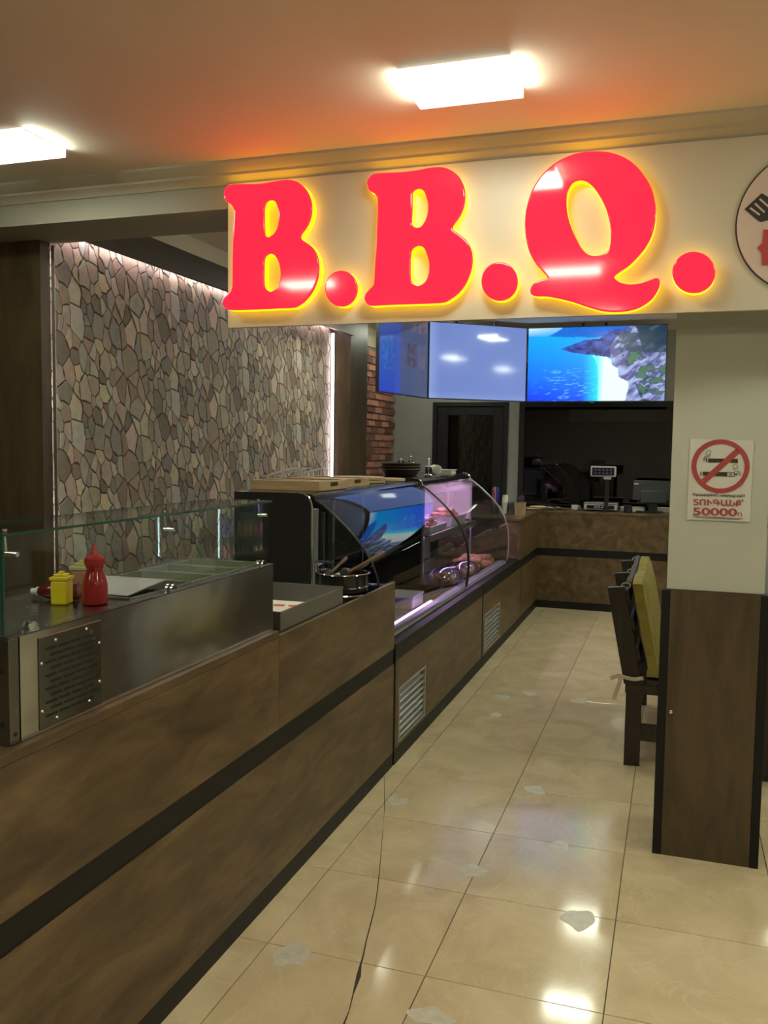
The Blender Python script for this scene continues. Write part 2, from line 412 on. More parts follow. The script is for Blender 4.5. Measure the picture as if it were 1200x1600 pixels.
cp = [(600, 1205), (600, 1215), (601, 1260), (599, 1285), (597, 1310), (594, 1350), (590, 1390), (586, 1416), (580, 1440), (572, 1470), (567, 1495), (563, 1508), (560, 1525), (552, 1552), (545, 1580), (536, 1604), (528, 1630)]
m = MB(); rr = []
for k, q in enumerate(cp):
    c = atZ(*q, 0); wd = (.0014+.0022*k/len(cp))*rp.uniform(.5, 1.2)*(2.4 if k in (11, 12) else 1)
    rr.append((c.x-wd+rp.uniform(-.002, .002), c.y, .0004)); rr.append((c.x+wd, c.y, .0004))
for k in range(len(cp)-1): m.quad(rr[2*k], rr[2*k+1], rr[2*k+3], rr[2*k+2])
m.build('crack', 'crack_dark', fl)

tag(B(-4.6, XR, Y0, 3.83, ZC, ZC+.2).build('ceiling', 'ceiling_paint'), 'warm white painted ceiling of the front hall', kind='structure')
tag(B(-4.6, XR, 3.83, Y1, ZI, ZI+.13).build('ceiling_inner', 'ceiling_paint'), 'warm white painted ceiling behind the beam', kind='structure')
tag(B(-3.19, -2.875, 3.832, 7.70, 2.819, ZI).build('trim_4', 'ceiling_paint'), 'white box cornice above the dark fascia', kind='structure')
tag(B(XR, XR+.1, Y0, Y1, -.1, ZC+.1).build('wall_right', 'wall_light'), 'plain light painted side wall', kind='structure')
tag(B(-4.6, XR, Y0-.1, Y0, -.1, ZC+.1).build('wall_front', 'wall_light'), 'plain light painted wall', kind='structure')
tag(B(-4.7, -4.6, Y0, 3.73, -.1, ZC+.1).build('wall_left', 'wall_dark'), 'dark painted side wall', kind='structure')
# dark wood panel facing the hall, where the stone wall begins
tag(B(-4.6, -3.101, 3.73, 3.80, 0, 2.672).build('wall_wood_panel', 'wood_panel'), 'dark brown wood panel wall beside the stone wall', kind='structure')
tag(B(XL-.12, XL-.02, 3.80, Y1+.1, -.1, ZI+.1).build('wall_left_inner', 'wall_light'), 'side wall behind the stone and brick cladding', kind='structure')

# beam with cornice
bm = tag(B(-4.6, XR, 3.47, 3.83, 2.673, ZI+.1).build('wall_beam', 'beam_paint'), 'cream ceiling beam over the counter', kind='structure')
corn = [(3.47, 2.772), (3.462, 2.772), (3.455, 2.782), (3.440, 2.792), (3.425, 2.800), (3.425, 2.810), (3.410, 2.815), (3.395, 2.832), (3.385, 2.840), (3.385, ZC), (3.47, ZC)]
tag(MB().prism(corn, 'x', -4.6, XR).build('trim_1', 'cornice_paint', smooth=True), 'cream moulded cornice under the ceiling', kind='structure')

# ------------------------------------------------------------------ stone wall
ws = tag(B(XL-.02, -3.106, 3.80, 7.70, 0, 2.80).build('wall_stone', 'stone_joint'), 'irregular beige and brown crazy-paved stone wall lit from above', kind='structure')
def clip(poly, a, b, c):   # keep a*x+b*y<=c
    out = []
    for i in range(len(poly)):
        p, q = poly[i], poly[(i+1) % len(poly)]
        dp, dq = a*p[0]+b*p[1]-c, a*q[0]+b*q[1]-c
        if dp <= 0: out.append(p)
        if (dp < 0 < dq) or (dq < 0 < dp):
            t = dp/(dp-dq); out.append((p[0]+(q[0]-p[0])*t, p[1]+(q[1]-p[1])*t))
    return out
PW, PH, NS = .98, .62, 84
SH = .37*PH          # each repeat to the right sits higher by this much
rs = random.Random(11); seeds = []
tries = 0
while len(seeds) < NS and tries < 20000:
    tries += 1
    q = (rs.uniform(0, PW), rs.uniform(0, PH)); ok = True; rad = rs.choice([.035, .05, .065, .08, .095])
    for s_ in seeds:
        if min(math.hypot((q[0]-s_[0]-i*PW)*1.2, (q[1]-s_[1]-j*PH-i*SH)*.85) for i in (-1, 0, 1) for j in (-1, 0, 1)) < .55*(rad+s_[2]): ok = False; break
    if ok: seeds.append((*q, rad))
allseeds = [(s_[0]+i*PW, s_[1]+j*PH+i*SH, s_[2]) for s_ in seeds for i in (-1, 0, 1) for j in (-2, -1, 0, 1, 2)]
pal = [srgb(186, 166, 142), srgb(164, 146, 126), srgb(198, 176, 146), srgb(150, 136, 122), srgb(178, 150, 122), srgb(160, 128, 102), srgb(178, 168, 154), srgb(140, 120, 98), srgb(192, 166, 130), srgb(190, 158, 138)]
cells = []
for s_ in seeds:
    poly = [(s_[0]-.4, s_[1]-.4), (s_[0]+.4, s_[1]-.4), (s_[0]+.4, s_[1]+.4), (s_[0]-.4, s_[1]+.4)]
    for t_ in allseeds:
        if t_[0] == s_[0] and t_[1] == s_[1]: continue
        dx, dy = t_[0]-s_[0], t_[1]-s_[1]
        if abs(dx) > .45 or abs(dy) > .45: continue
        # anisotropic metric: cells taller than wide, slanted a little
        ax, ay = dx*1.22+dy*.22, dy*.80
        A = ax*1.22; Bc = ax*.22+ay*.80
        fr = .5+.42*(s_[2]-t_[2])/max(.08, math.hypot(dx, dy)); fr = max(.25, min(.75, fr)); mid = (s_[0]+dx*fr, s_[1]+dy*fr); g = .0030*math.hypot(A, Bc)
        poly = clip(poly, A, Bc, A*mid[0]+Bc*mid[1]-g)
        if len(poly) < 3: break
    if len(poly) < 3: continue
    # jitter: split long edges
    out = []
    for i in range(len(poly)):
        p, q = poly[i], poly[(i+1) % len(poly)]; l = math.hypot(q[0]-p[0], q[1]-p[1])
        if l > .004: out.append(p)
        if l > .035:
            nx, ny = -(q[1]-p[1])/l, (q[0]-p[0])/l; k = rs.uniform(-.004, .0065)
            out.append(((p[0]+q[0])/2+nx*k, (p[1]+q[1])/2+ny*k))
    cc = (s_[0], s_[1]); c0 = rs.choice(pal); k = rs.uniform(.68, 1.10)
    cells.append(([(a-cc[0], b-cc[1]) for a, b in out], cc, tuple(x*k for x in c0), rs.uniform(.002, .006)))
def stone_mb(cell, clipbox=None, off=(0, 0)):
    pts = cell[0]; pts = [(a+off[0], b+off[1]) for a, b in pts]
    if clipbox:
        y0, y1, z0, z1 = clipbox
        pts = clip(clip(clip(clip(pts, -1, 0, -y0), 1, 0, y1), 0, -1, -z0), 0, 1, z1)
    if len(pts) < 3: return None
    n = len(pts); cx = sum(p[0] for p in pts)/n; cy = sum(p[1] for p in pts)/n; th = cell[3]
    ins = [(cx+(p[0]-cx)*.965, cy+(p[1]-cy)*.965) for p in pts]
    m = MB(); vs = [(-.106+.106, p[0], p[1]) for p in pts]+[(th, p[0], p[1]) for p in ins]
    return m.add(vs, [tuple(range(n, 2*n))]+[(i, (i+1) % n, n+(i+1) % n, n+i) for i in range(n)])
YA, YB, ZA, ZB = 3.805, 7.66, .02, 2.79
places = []
for ci, cell in enumerate(cells):
    for i in range(-1, 6):
        for j in range(-5, 7):
            y = YA-.3+cell[1][0]+i*PW; z = ZA-.2+cell[1][1]+j*PH+i*SH
            ys = [p[0]+y for p in cell[0]]; zs = [p[1]+z for p in cell[0]]
            if max(ys) < YA+.004 or min(ys) > YB-.004 or max(zs) < ZA+.004 or min(zs) > ZB-.004: continue
            full = min(ys) >= YA and max(ys) <= YB and min(zs) >= ZA and max(zs) <= ZB
            places.append((y, z, ci, full))
places.sort()
proto = {}; far = MB(); fcol = []; cnt = 0
for (y, z, ci, full) in places:
    cell = cells[ci]
    if cnt < 296 and z > .95:
        cnt += 1
        if full:
            if ci not in proto:
                o = stone_mb(cell).build('stone', 'stone', ws, local=True, col=cell[2]); proto[ci] = o
            else:
                o = proto[ci].copy(); COL.objects.link(o)
            o.location = (-3.106, y, z)
        else:
            mm = stone_mb(cell, (YA, YB, ZA, ZB), (y, z))
            if mm:
                o = mm.build('stone', 'stone', ws, local=True, col=cell[2]); o.location = (-3.106, 0, 0)
    else:
        mm = stone_mb(cell, (YA, YB, ZA, ZB), (y, z))
        if mm:
            far.add([(v.x-3.106, v.y, v.z) for v in mm.v], mm.f); fcol += [cell[2]]*len(mm.v)
o = far.build('stones', 'stone', ws, local=True, col=fcol); tag(o, kind='stuff')

# fascia, led strips, wood post
tag(B(-2.905, -2.875, 3.832, 7.70, 2.672, 2.818).build('trim_2', 'wood_fascia'), 'dark brown wooden fascia hiding the light strip above the stone wall', kind='structure')
t = thing('led_strip', (-3.06, 3.85, 2.74), 'bright white light strip along the top of the stone wall', 'light strip', 'light strips around the stone wall')
B(-3.085, -3.055, 3.85, 7.62, 2.752, 2.756).build('channel', 'alu', t); B(-3.08, -3.06, 3.85, 7.62, 2.744, 2.752).build('diffuser', 'led_warm', t)
t = thing('led_strip', (-3.06, 7.66, .95), 'upright light strip between stone wall and wood post', 'light strip', 'light strips around the stone wall')
B(-3.098, -3.070, 7.690, 7.696, .95, 2.70).build('channel', 'alu', t); B(-3.096, -3.076, 7.682, 7.690, .95, 2.70).build('diffuser', 'led_warm', t)
t = thing('led_strip', (-3.06, 3.81, .95), 'upright light strip between stone wall and wood panel wall', 'light strip', 'light strips around the stone wall')
B(-3.096, -3.076, 3.806, 3.810, .95, 2.66).build('channel', 'alu', t); B(-3.094, -3.091, 3.810, 3.812, .95, 2.66).build('diffuser', 'led_warm', t)
tag(B(XL, -2.91, 7.70, 8.17, 0, ZI-.001).build('wall_post', 'wood_panel', bevel=.003), 'brown wood clad post between stone and brick wall', kind='structure')

# brick wall
wb = tag(B(XL-.02, XL-.005, 8.17, Y1, 0, 2.72).build('wall_brick', 'mortar'), 'rough red brick wall with sandy mortar', kind='structure')
rb = random.Random(5); bproto = []
bc = [srgb(150, 78, 48), srgb(132, 64, 42), srgb(120, 58, 40), srgb(165, 96, 62), srgb(105, 52, 36), srgb(176, 120, 80)]
for k in range(8):
    q = [(0, -.115, -.031), (.018, -.110, -.028), (0, .115, -.031), (.018, .110, -.028)]
    j = lambda a: a+rb.uniform(-.004, .004)
    m = MB().hexa([(0, j(-.115), j(-.031)), (j(.016), j(-.109), j(-.027)), (j(.016), j(.109), j(-.027)), (0, j(.115), j(-.031)), (0, j(-.115), j(.031)), (j(.016), j(-.109), j(.027)), (j(.016), j(.109), j(.027)), (0, j(.115), j(.031))])
    o = m.build('brick', 'brick', wb, local=True, col=rb.choice(bc)); o.location = (XL-.005, 8.30+.24*(k % 6), 1.0+.075*(k//6)); bproto.append(o)
nb = 8
for r_ in range(0, 23):
    for k in range(8):
        y = 8.30+.24*k-(.12 if r_ % 2 else 0); z = 1.0+.075*r_
        if y > Y1-.11 or y < 8.28: continue
        if r_*8+k < 8 and r_ == 0 and k < 6: continue
        if r_ == 1 and k < 3: pass
        o = rb.choice(bproto).copy(); COL.objects.link(o); o.location = (XL-.005+rb.uniform(-.003, .004), y, z)
bproto[6].location = (XL-.005, 9.74-.12-.0, .925); bproto[7].location = (XL-.005, 9.50-.12, .925)
tag(B(XL-.02, XL+.012, 8.17, Y1, 2.72, ZI).build('trim_3', 'cornice_paint'), 'cream band above the brick wall', kind='structure')

# back wall with door and window
DX0, DX1, WX0, WX1 = -2.695, -1.815, -1.69, 1.35
WT, WBOT = 2.175, .86
TZ0, TZ1, TX1 = 2.20, 2.60, -.16     # transom window above
m = MB(); m.box(XL-.02, DX0, Y1, Y1+.1, 0, ZI); m.box(DX1, WX0, Y1, Y1+.1, 0, ZI); m.box(DX0, DX1, Y1, Y1+.1, 2.17, ZI); m.box(WX0, TX1, Y1, Y1+.1, WT, TZ0); m.box(WX0, TX1, Y1, Y1+.1, TZ1, ZI); m.box(TX1, WX1, Y1, Y1+.1, WT, ZI); m.box(WX0, WX1, Y1, Y1+.1, 0, WBOT); m.box(WX1, XR, Y1, Y1+.1, 0, ZI)
tag(m.build('wall_back', 'wall_grey'), 'grey painted rear wall with door and dark window', kind='structure')
m = MB(); m.box(DX0, DX0+.05, Y1-.02, Y1+.06, 0, 2.17); m.box(DX1-.05, DX1, Y1-.02, Y1+.06, 0, 2.17); m.box(DX0+.05, DX1-.05, Y1-.02, Y1+.06, 2.12, 2.17)
d = tag(m.build('door_1', 'black_frame', bevel=.003), 'black framed glazed door in the grey rear wall', kind='structure')
m = MB(); m.box(DX0+.055, DX0+.18, Y1-.005, Y1+.04, .02, 2.115); m.box(DX1-.17, DX1-.055, Y1-.005, Y1+.04, .02, 2.115); m.box(DX0+.18, DX1-.17, Y1-.005, Y1+.04, 2.02, 2.115); m.box(DX0+.18, DX1-.17, Y1-.005, Y1+.04, .02, .16)
m.build('door_leaf', 'black_frame', d, bevel=.004)
B(DX0+.18, DX1-.17, Y1+.012, Y1+.018, .16, 2.02).build('pane', 'glass_window', d)
h = MB(); h.tube([(DX1-.11, Y1-.005, 1.05), (DX1-.11, Y1-.05, 1.05), (DX1-.24, Y1-.05, 1.05)], .009); h.build('handle', 'chrome', d, smooth=True)
m = MB(); 
for x in (WX0, WX1-.06): m.box(x, x+.06, Y1-.02, Y1+.06, WBOT, WT)
m.box(WX0+.06, WX1-.06, Y1-.02, Y1+.06, WT-.06, WT); m.box(WX0+.06, WX1-.06, Y1-.02, Y1+.06, WBOT, WBOT+.06)
wn = tag(m.build('window_1', 'black_frame', bevel=.003), 'wide dark night window in black frame behind the checkout counter', kind='structure')
B(WX0+.06, WX1-.06, Y1+.014, Y1+.020, WBOT+.06, WT-.06).build('pane', 'glass_window', wn)
m = MB()
for x in (WX0, TX1-.05): m.box(x, x+.05, Y1-.02, Y1+.06, TZ0, TZ1)
m.box(WX0+.05, TX1-.05, Y1-.02, Y1+.06, TZ0, TZ0+.03); m.box(WX0+.05, TX1-.05, Y1-.02, Y1+.06, TZ1-.05, TZ1)
wn = tag(m.build('window_2', 'black_frame', bevel=.003), 'dark transom window above the checkout window', kind='structure')
B(WX0+.05, TX1-.05, Y1+.014, Y1+.020, TZ0+.03, TZ1-.05).build('pane', 'glass_window', wn)
tag(B(-8, 8, Y1+2.2, Y1+2.3, -1, 4).build('wall_outside', 'wall_dark'), 'unlit wall outside the window', kind='structure')

# column
cl = thing('column', (.165, 3.84, 0), 'cream square column clad in dark wood at its lower half', 'column')
cl['kind'] = 'structure'; del cl['category']
m = MB(); m.box(-.018, .345, 3.668, 4.03, 1.094, 2.671); m.box(-.018, .345, 3.832, 4.03, 2.671, ZI-.001); m.build('shaft', 'column_paint', cl, bevel=.003)
B(-.002, .332, 3.653, 3.667, 0, 1.092).build('wood_cladding', 'wood_panel', cl)
B(-.018, .345, 3.668, 4.03, 0, 1.093).build('core', 'wood_panel', cl)
for x in (-.036, .333): B(x, x+.033, 3.650, 3.70, 0, 1.093).build('edge_trim', 'black_laminate', cl, bevel=.002)
m = MB().lathe([(.0, .0), (.007, .0), (.007, .003), (.004, .005)], n=14); 
sc = m.build('screw_cap', 'chrome', cl, smooth=True, local=True); sc.rotation_euler = (PI/2, 0, 0); sc.location = atY(1048, 1112, 3.653)-ORG[cl.name]

# ------------------------------------------------------------------ ceiling lamps
def lamp(x, y, lab):
    t = thing('ceiling_lamp', (x, y, ZC), lab, 'ceiling lamp', 'square ceiling lamps')
    h = .034
    for ya in (-.128, .119): B(x-.178, x+.178, y+ya, y+ya+.009, ZC-h, ZC).build('housing_rail', 'lamp_rail_glow', t)
    B(x-.178, x+.178, y-.118, y+.118, ZC-.006, ZC).build('back_plate', 'lamp_housing', t)
    for sx in (-1, 1):
        for sy in (-1, 1):
            xa, xb = sorted((x+sx*.006, x+sx*.178)); ya, yb = sorted((y+sy*.005, y+sy*.117))
            B(xa, xb, ya, yb, ZC-h-.002, ZC-.007).build('light_cell', 'lamp_face', t, bevel=.004)
    return t
L0 = lamp(-.705, 2.87, 'lit square ceiling lamp before the glowing red letters, above the floor aisle')
lamps = [(-2.60, 2.95, 'lit square ceiling lamp by the cornice, beside the dark wood panel wall'),
    (1.2, 2.87, 'lit square ceiling lamp before the round emblem on the sign board'),
    (-.68, 4.95, 'lit square ceiling lamp behind the beam, over the aisle beside the bench'),
    (-.68, 6.95, 'lit square ceiling lamp over the aisle beside the violet-lit case'),
    (-.67, 8.30, 'lit square ceiling lamp just before the sea picture television'),
    (-2.50, 7.05, 'lit square ceiling lamp over the passage behind the wicker baskets'),
    (-2.50, 8.95, 'lit square ceiling lamp in the corner before the rear door'),
    (1.2, 4.95, 'lit square ceiling lamp over the grey dining table'), (1.2, 6.95, 'lit square ceiling lamp between dining table and drinks fridges'), (1.2, 8.72, 'lit square ceiling lamp before the drinks fridges')]
for y in (4.95, 6.95, 8.72): lamps.append((3.1, y, 'lit square ceiling lamp along the right side wall behind the beam'))
for x in (-2.6, -.70, 1.2, 3.1):
    for y in (-1.1, .85): lamps.append((x, y, 'lit square ceiling lamp over the open front hall'))
lamps.append((3.1, 2.87, 'lit square ceiling lamp between sign board and right side wall'))
for x, y, lab in lamps: copy_tree(L0, (x, y, ZC if y < 3.6 else ZI), lab)

# ------------------------------------------------------------------ sign board and glowing letters
YS = 3.45
sb = tag(B(-1.879, 2.6, YS, 3.469, 2.158, 2.771).build('sign_board', 'board_cream', bevel=.0015), 'long cream sign board hung from the beam, carrying red letters', 'sign board')
DEP = .05
def face_pt(px, py): p = atY(px, py, YS-DEP); return (p.x, p.z)
def letter(name, lab, cat, loops, grp=None):
    L = [[face_pt(*q) for q in lp] for lp in loops]
    cx = sum(p[0] for p in L[0])/len(L[0]); zb = min(p[1] for p in L[0])
    t = thing(name, (cx, YS-.001, zb), lab, cat, grp)
    me = curve_mesh(L, .004, .006)
    f = put_flat(me, 'face', 'acrylic_red', t, lambda x, y, z: (x, YS-DEP+.008-z*1.0, y))
    f.data.polygons.foreach_set('use_smooth', [True]*len(f.data.polygons))
    f.data.set_sharp_from_angle(angle=R(50)); tag(f, 'glowing red acrylic face')
    for k, lp in enumerate(L):
        m = MB(); n = len(lp)
        for i in range(n):
            a, b = lp[i], lp[(i+1) % n]
            m.quad((a[0], YS-DEP+.012, a[1]), (b[0], YS-DEP+.012, b[1]), (b[0], YS-.001, b[1]), (a[0], YS-.001, a[1]))
        tag(m.build('side_band', 'acrylic_yellow', t, smooth=True), 'glowing yellow side band')
    return t
def px(pts, ox, oy, k, sub=4): return smooth_loop([(ox+a*k, oy+b*k) for a, b in pts], sub)
def ell(cx, cy, rx, ry, n=48): return [(cx+rx*math.cos(2*PI*i/n), cy+ry*math.sin(2*PI*i/n)) for i in range(n)]
k1 = 230/1200
B1 = [(50,180),(55,140),(75,110),(120,93),(200,90),(330,88),(420,75),(520,58),(590,55),(650,72),(700,110),(735,160),(757,215),(767,275),(762,340),(745,400),(715,455),(685,495),(677,522),(690,545),(730,572),(770,605),(800,650),(818,705),(825,770),(818,850),(795,920),(760,985),(710,1045),(660,1082),(610,1100),(500,1105),(350,1112),(200,1118),(100,1118),(65,1105),(42,1080),(42,1050),(60,1010),(90,975),(112,945),(118,900),(120,700),(125,500),(133,330),(130,300),(115,265),(90,245),(60,220)]
B1a = [(380,300),(385,262),(400,235),(430,222),(465,235),(485,275),(497,340),(493,400),(480,455),(455,495),(425,518),(400,518),(383,495),(380,400)]
B1b = [(378,720),(390,680),(425,660),(460,672),(490,715),(508,780),(510,840),(500,900),(480,940),(440,966),(410,960),(385,935),(376,890),(376,800)]
letter('letter_b', 'glowing red letter B at the free end of the cream board', 'sign letter', [px(B1,340,270,k1), px(B1a,340,270,k1), px(B1b,340,270,k1)], 'glowing sign letters')
letter('full_stop', 'glowing red round full stop between the two letters B', 'sign letter', [ell(340+1006*k1, 270+943*k1, 132*k1, 147*k1)], 'glowing sign letters')
k2 = 260/1200
B2 = [(60,165),(72,130),(105,100),(150,92),(250,88),(340,82),(430,70),(520,53),(600,50),(660,68),(715,108),(750,160),(768,225),(768,290),(755,350),(730,405),(695,455),(678,485),(690,508),(735,540),(780,580),(808,630),(822,690),(820,760),(800,835),(765,905),(715,965),(660,1005),(610,1028),(500,1035),(350,1040),(200,1045),(95,1050),(60,1035),(42,1000),(50,965),(80,930),(105,900),(112,860),(118,750),(128,560),(137,400),(137,290),(130,262),(110,238),(75,215)]
B2a = [(388,260),(395,225),(430,206),(465,220),(487,265),(500,330),(495,390),(478,440),(450,478),(420,486),(395,475),(385,450),(387,360)]
B2b = [(378,680),(390,640),(430,618),(470,635),(495,690),(508,750),(502,820),(485,870),(450,900),(420,906),(390,885),(375,845),(375,760)]
letter('letter_b', 'glowing red letter B between two red full stops', 'sign letter', [px(B2,560,250,k2), px(B2a,560,250,k2), px(B2b,560,250,k2)], 'glowing sign letters')
letter('full_stop', 'glowing red round full stop between the letters B and Q', 'sign letter', [ell(560+1017*k2, 250+875*k2, 132*k2, 140*k2)], 'glowing sign letters')
k3 = 320/1200
Q = [(37,480),(45,400),(70,310),(110,235),(165,170),(235,115),(320,78),(400,62),(490,60),(560,72),(630,100),(690,145),(740,205),(780,275),(800,350),(806,420),(800,490),(780,560),(745,625),(700,680),(650,730),(600,765),(565,792),(572,812),(605,832),(660,840),(720,832),(770,815),(805,803),(828,812),(830,845),(815,880),(785,925),(740,960),(690,985),(620,1000),(550,1003),(480,995),(400,972),(320,945),(240,925),(170,912),(100,910),(72,895),(70,865),(90,835),(125,818),(165,806),(168,797),(140,765),(95,710),(60,640),(42,560)]
Qa = [(283,330),(295,280),(325,240),(370,230),(410,245),(450,285),(490,350),(520,420),(538,500),(540,580),(530,630),(505,660),(460,673),(415,668),(375,635),(340,575),(305,490),(285,410)]
letter('letter_q', 'glowing red letter Q with a curled tail', 'sign letter', [px(Q,810,220,k3), px(Qa,810,220,k3)], 'glowing sign letters')
letter('full_stop', 'glowing red round full stop after the letter Q, beside the round emblem', 'sign letter', [ell(810+1028*k3, 220+770*k3, 127*k3, 122*k3)], 'glowing sign letters')

# round emblem
ec = atY(1270.6, 345, YS); er = atY(1270.6, 345, YS).x-atY(1149, 345, YS).x
t = thing('round_emblem', (ec.x, YS-.001, ec.z-er), 'round pale emblem with dark ring, spatula and red star on the cream board', 'emblem')
def disc(r, y0, y1, n=64): 
    return MB().prism([(ec.x+r*math.cos(2*PI*i/n), ec.z+r*math.sin(2*PI*i/n)) for i in range(n)], 'y', y1, y0)
disc(er, YS-.008, YS-.001).build('rim', 'logo_black', t)
disc(er-.005, YS-.0095, YS-.008).build('disc', 'logo_face', t)
def emb(px_, py_): p = atY(px_, py_, YS-.01); return (p.x, p.z)
sp = [(1163, 327), (1190, 302), (1194, 304), (1222, 322), (1236, 328), (1243, 334), (1330, 395), (1326, 402), (1238, 344), (1214, 340), (1190, 347), (1186, 346)]
m = MB().prism([emb(*q) for q in sp], 'y', YS-.0112, YS-.0095); m.build('spatula', 'logo_black', t)
sl = MB()
for (a, b) in (((1172, 325), (1187, 336)), ((1179.5, 318), (1194.5, 332)), ((1187, 311), (1203, 325))):
    A, Bq = Vector(emb(*a)), Vector(emb(*b)); d_ = (Bq-A).normalized(); nn = Vector((-d_.y, d_.x))*.0030
    sl.prism([tuple(A+nn), tuple(A-nn), tuple(Bq-nn), tuple(Bq+nn)], 'y', YS-.0122, YS-.0113)
sl.build('spatula_slot', 'logo_face', t)
fk = MB().prism([emb(*q) for q in [(1378, 327), (1351, 302), (1300, 335), (1212, 395), (1216, 402), (1304, 344), (1354, 347)]], 'y', YS-.0125, YS-.0113); fk.build('fork', 'logo_black', t)
ctr = emb(1272, 386); hx = emb(1272, 360)[1]-ctr[1]
st = []
for i in range(16):
    a = 2*PI*i/16; r_ = (.092 if i % 2 == 0 else .075)*1.75
    st.append((ctr[0]+r_*math.cos(a), ctr[1]+.40*r_*math.sin(a)*1.15))
st = [emb(*q) for q in [(1193, 359), (1350, 359), (1348, 375), (1360, 388), (1349, 400), (1348, 414), (1190, 414), (1190, 396), (1182.5, 388), (1191, 380)]]
MB().prism(st, 'y', YS-.0135, YS-.0126).build('star', 'logo_red', t)

# ------------------------------------------------------------------ no smoking notice on the column
YP = 3.667
t = thing('no_smoking_sign', (.16, YP, 1.384), 'white no-smoking notice with red ring and red lettering on the column', 'sign')
q0, q1, q2, q3 = atY(1079, 685.5, YP), atY(1178, 688.5, YP), atY(1171.5, 815, YP), atY(1073, 811.5, YP)
for q_ in (q0, q1, q2, q3): q_.y = YP
off = Vector((0, -.0035, 0))
MB().hexa([q3, q2, q1, q0, q3+off, q2+off, q1+off, q0+off][0:4][::1]+[q3+off, q2+off, q1+off, q0+off]).build('sheet', 'sign_white', t)
ke = 130/1200
def nsx(u, v, d=.0040): p = atY(1060+u*ke, 670+v*ke, YP); return (p.x, YP-d, p.z)
def flat(polys, name, mat, d=.0045, th=.0006):
    m = MB()
    for pl in polys:
        a = [nsx(u, v, d) for u, v in pl]; n = len(a)
        b = [(p[0], p[1]-th, p[2]) for p in a]
        m.add(b+a, [tuple(range(n))]+[(i, n+i, n+(i+1) % n, (i+1) % n) for i in range(n)])
    return m.build(name, mat, t)
def ringpoly(cx, cy, rx, ry, RX, RY, n=56):
    return [[(cx+rx*math.cos(2*PI*i/n), cy+ry*math.sin(2*PI*i/n)), (cx+RX*math.cos(2*PI*i/n), cy+RY*math.sin(2*PI*i/n)), (cx+RX*math.cos(2*PI*(i+1)/n), cy+RY*math.sin(2*PI*(i+1)/n)), (cx+rx*math.cos(2*PI*(i+1)/n), cy+ry*math.sin(2*PI*(i+1)/n))] for i in range(n)]
flat(ringpoly(607, 540, 348, 322, 420, 388), 'ring', 'sign_red', .0052)
flat([[(835, 280), (890, 345), (385, 795), (330, 730)]], 'slash', 'sign_red', .0052)
flat([[(398, 428), (414, 428), (412, 480), (396, 480)], [(430, 428), (700, 430), (698, 488), (428, 486)], [(750, 434), (858, 434), (856, 494), (748, 490)]], 'cigarette', 'sign_black')
flat([[(318, 618), (332, 618), (330, 674), (316, 674)], [(350, 618), (705, 625), (702, 686), (348, 674)], [(705, 625), (810, 628), (810, 634), (705, 631)], [(705, 682), (810, 685), (810, 691), (705, 688)], [(802, 630), (812, 630), (812, 690), (802, 690)], [(812, 650), (848, 650), (848, 664), (812, 664)], [(838, 638), (848, 638), (848, 678), (838, 678)], [(722, 646), (745, 650), (780, 646), (755, 658), (782, 674), (735, 676), (752, 662)]], 'electronic_cigarette', 'sign_black')
m = MB()
def sm(pts, r_=.00042): m.tube([nsx(a, b, .0046) for a, b in pts], r_*2.0, 5)
sm([(365, 464), (366, 425), (378, 402), (410, 395), (440, 405), (455, 385), (445, 370)]); sm([(378, 462), (380, 430), (392, 412), (410, 408)])
sm([(430, 310), (410, 325), (395, 345), (400, 372), (420, 382), (445, 372), (465, 350), (468, 325), (450, 310), (440, 312)])
sm([(890, 664), (888, 630), (872, 608), (835, 608), (805, 610), (800, 585), (820, 575), (860, 570), (855, 545), (830, 528)]); sm([(875, 664), (872, 635), (850, 622)])
sm([(825, 512), (795, 515), (780, 540), (792, 565), (815, 575)])
m.build('smoke', 'sign_black', t)
def wr(body, u0, u1, v, sz, mat, name, slope=.02, bold=0):
    me = text_mesh(body, 1.0, .0, 'LEFT')
    x0 = min(v_.co.x for v_ in me.vertices); x1 = max(v_.co.x for v_ in me.vertices)
    f = lambda x, y, z: nsx(u0+(x-x0)/(x1-x0)*(u1-u0), v-y*sz+((x-x0)/(x1-x0)*(u1-u0))*slope, .0052+z)
    if bold:
        vs = [v_.co.copy() for v_ in me.vertices]; fs = [tuple(p_.vertices) for p_ in me.polygons]; n_ = len(vs); V = []; F = []
        for k_, (ox, oy) in enumerate([(0, 0), (bold, 0), (-bold, 0), (0, bold), (0, -bold)]):
            V += [(v_.x+ox, v_.y+oy, k_*.00012) for v_ in vs]; F += [tuple(i_+k_*n_ for i_ in f_) for f_ in fs]
        me = bpy.data.meshes.new(name); me.from_pydata(V, [], F)
    return put_flat(me, name, mat, t, f)
wr('Օգտագործումն առաջացնում է', 208, 958, 962, 52, 'sign_black', 'small_lettering', .028, .035)
wr('ՏՈՒԳԱՆՔ՝', 220, 935, 1097, 118, 'sign_red', 'fine_lettering', .025, .030)
wr('50000', 215, 838, 1240, 150, 'sign_red', 'amount_lettering', .025, .025)
wr('դ', 852, 930, 1245, 85, 'sign_red', 'currency_lettering', .02)
flat([[(208, 1256), (930, 1292), (930, 1298), (208, 1262)], [(245, 1276), (885, 1306), (885, 1311), (245, 1281)]], 'fine_print_line', 'sign_black')

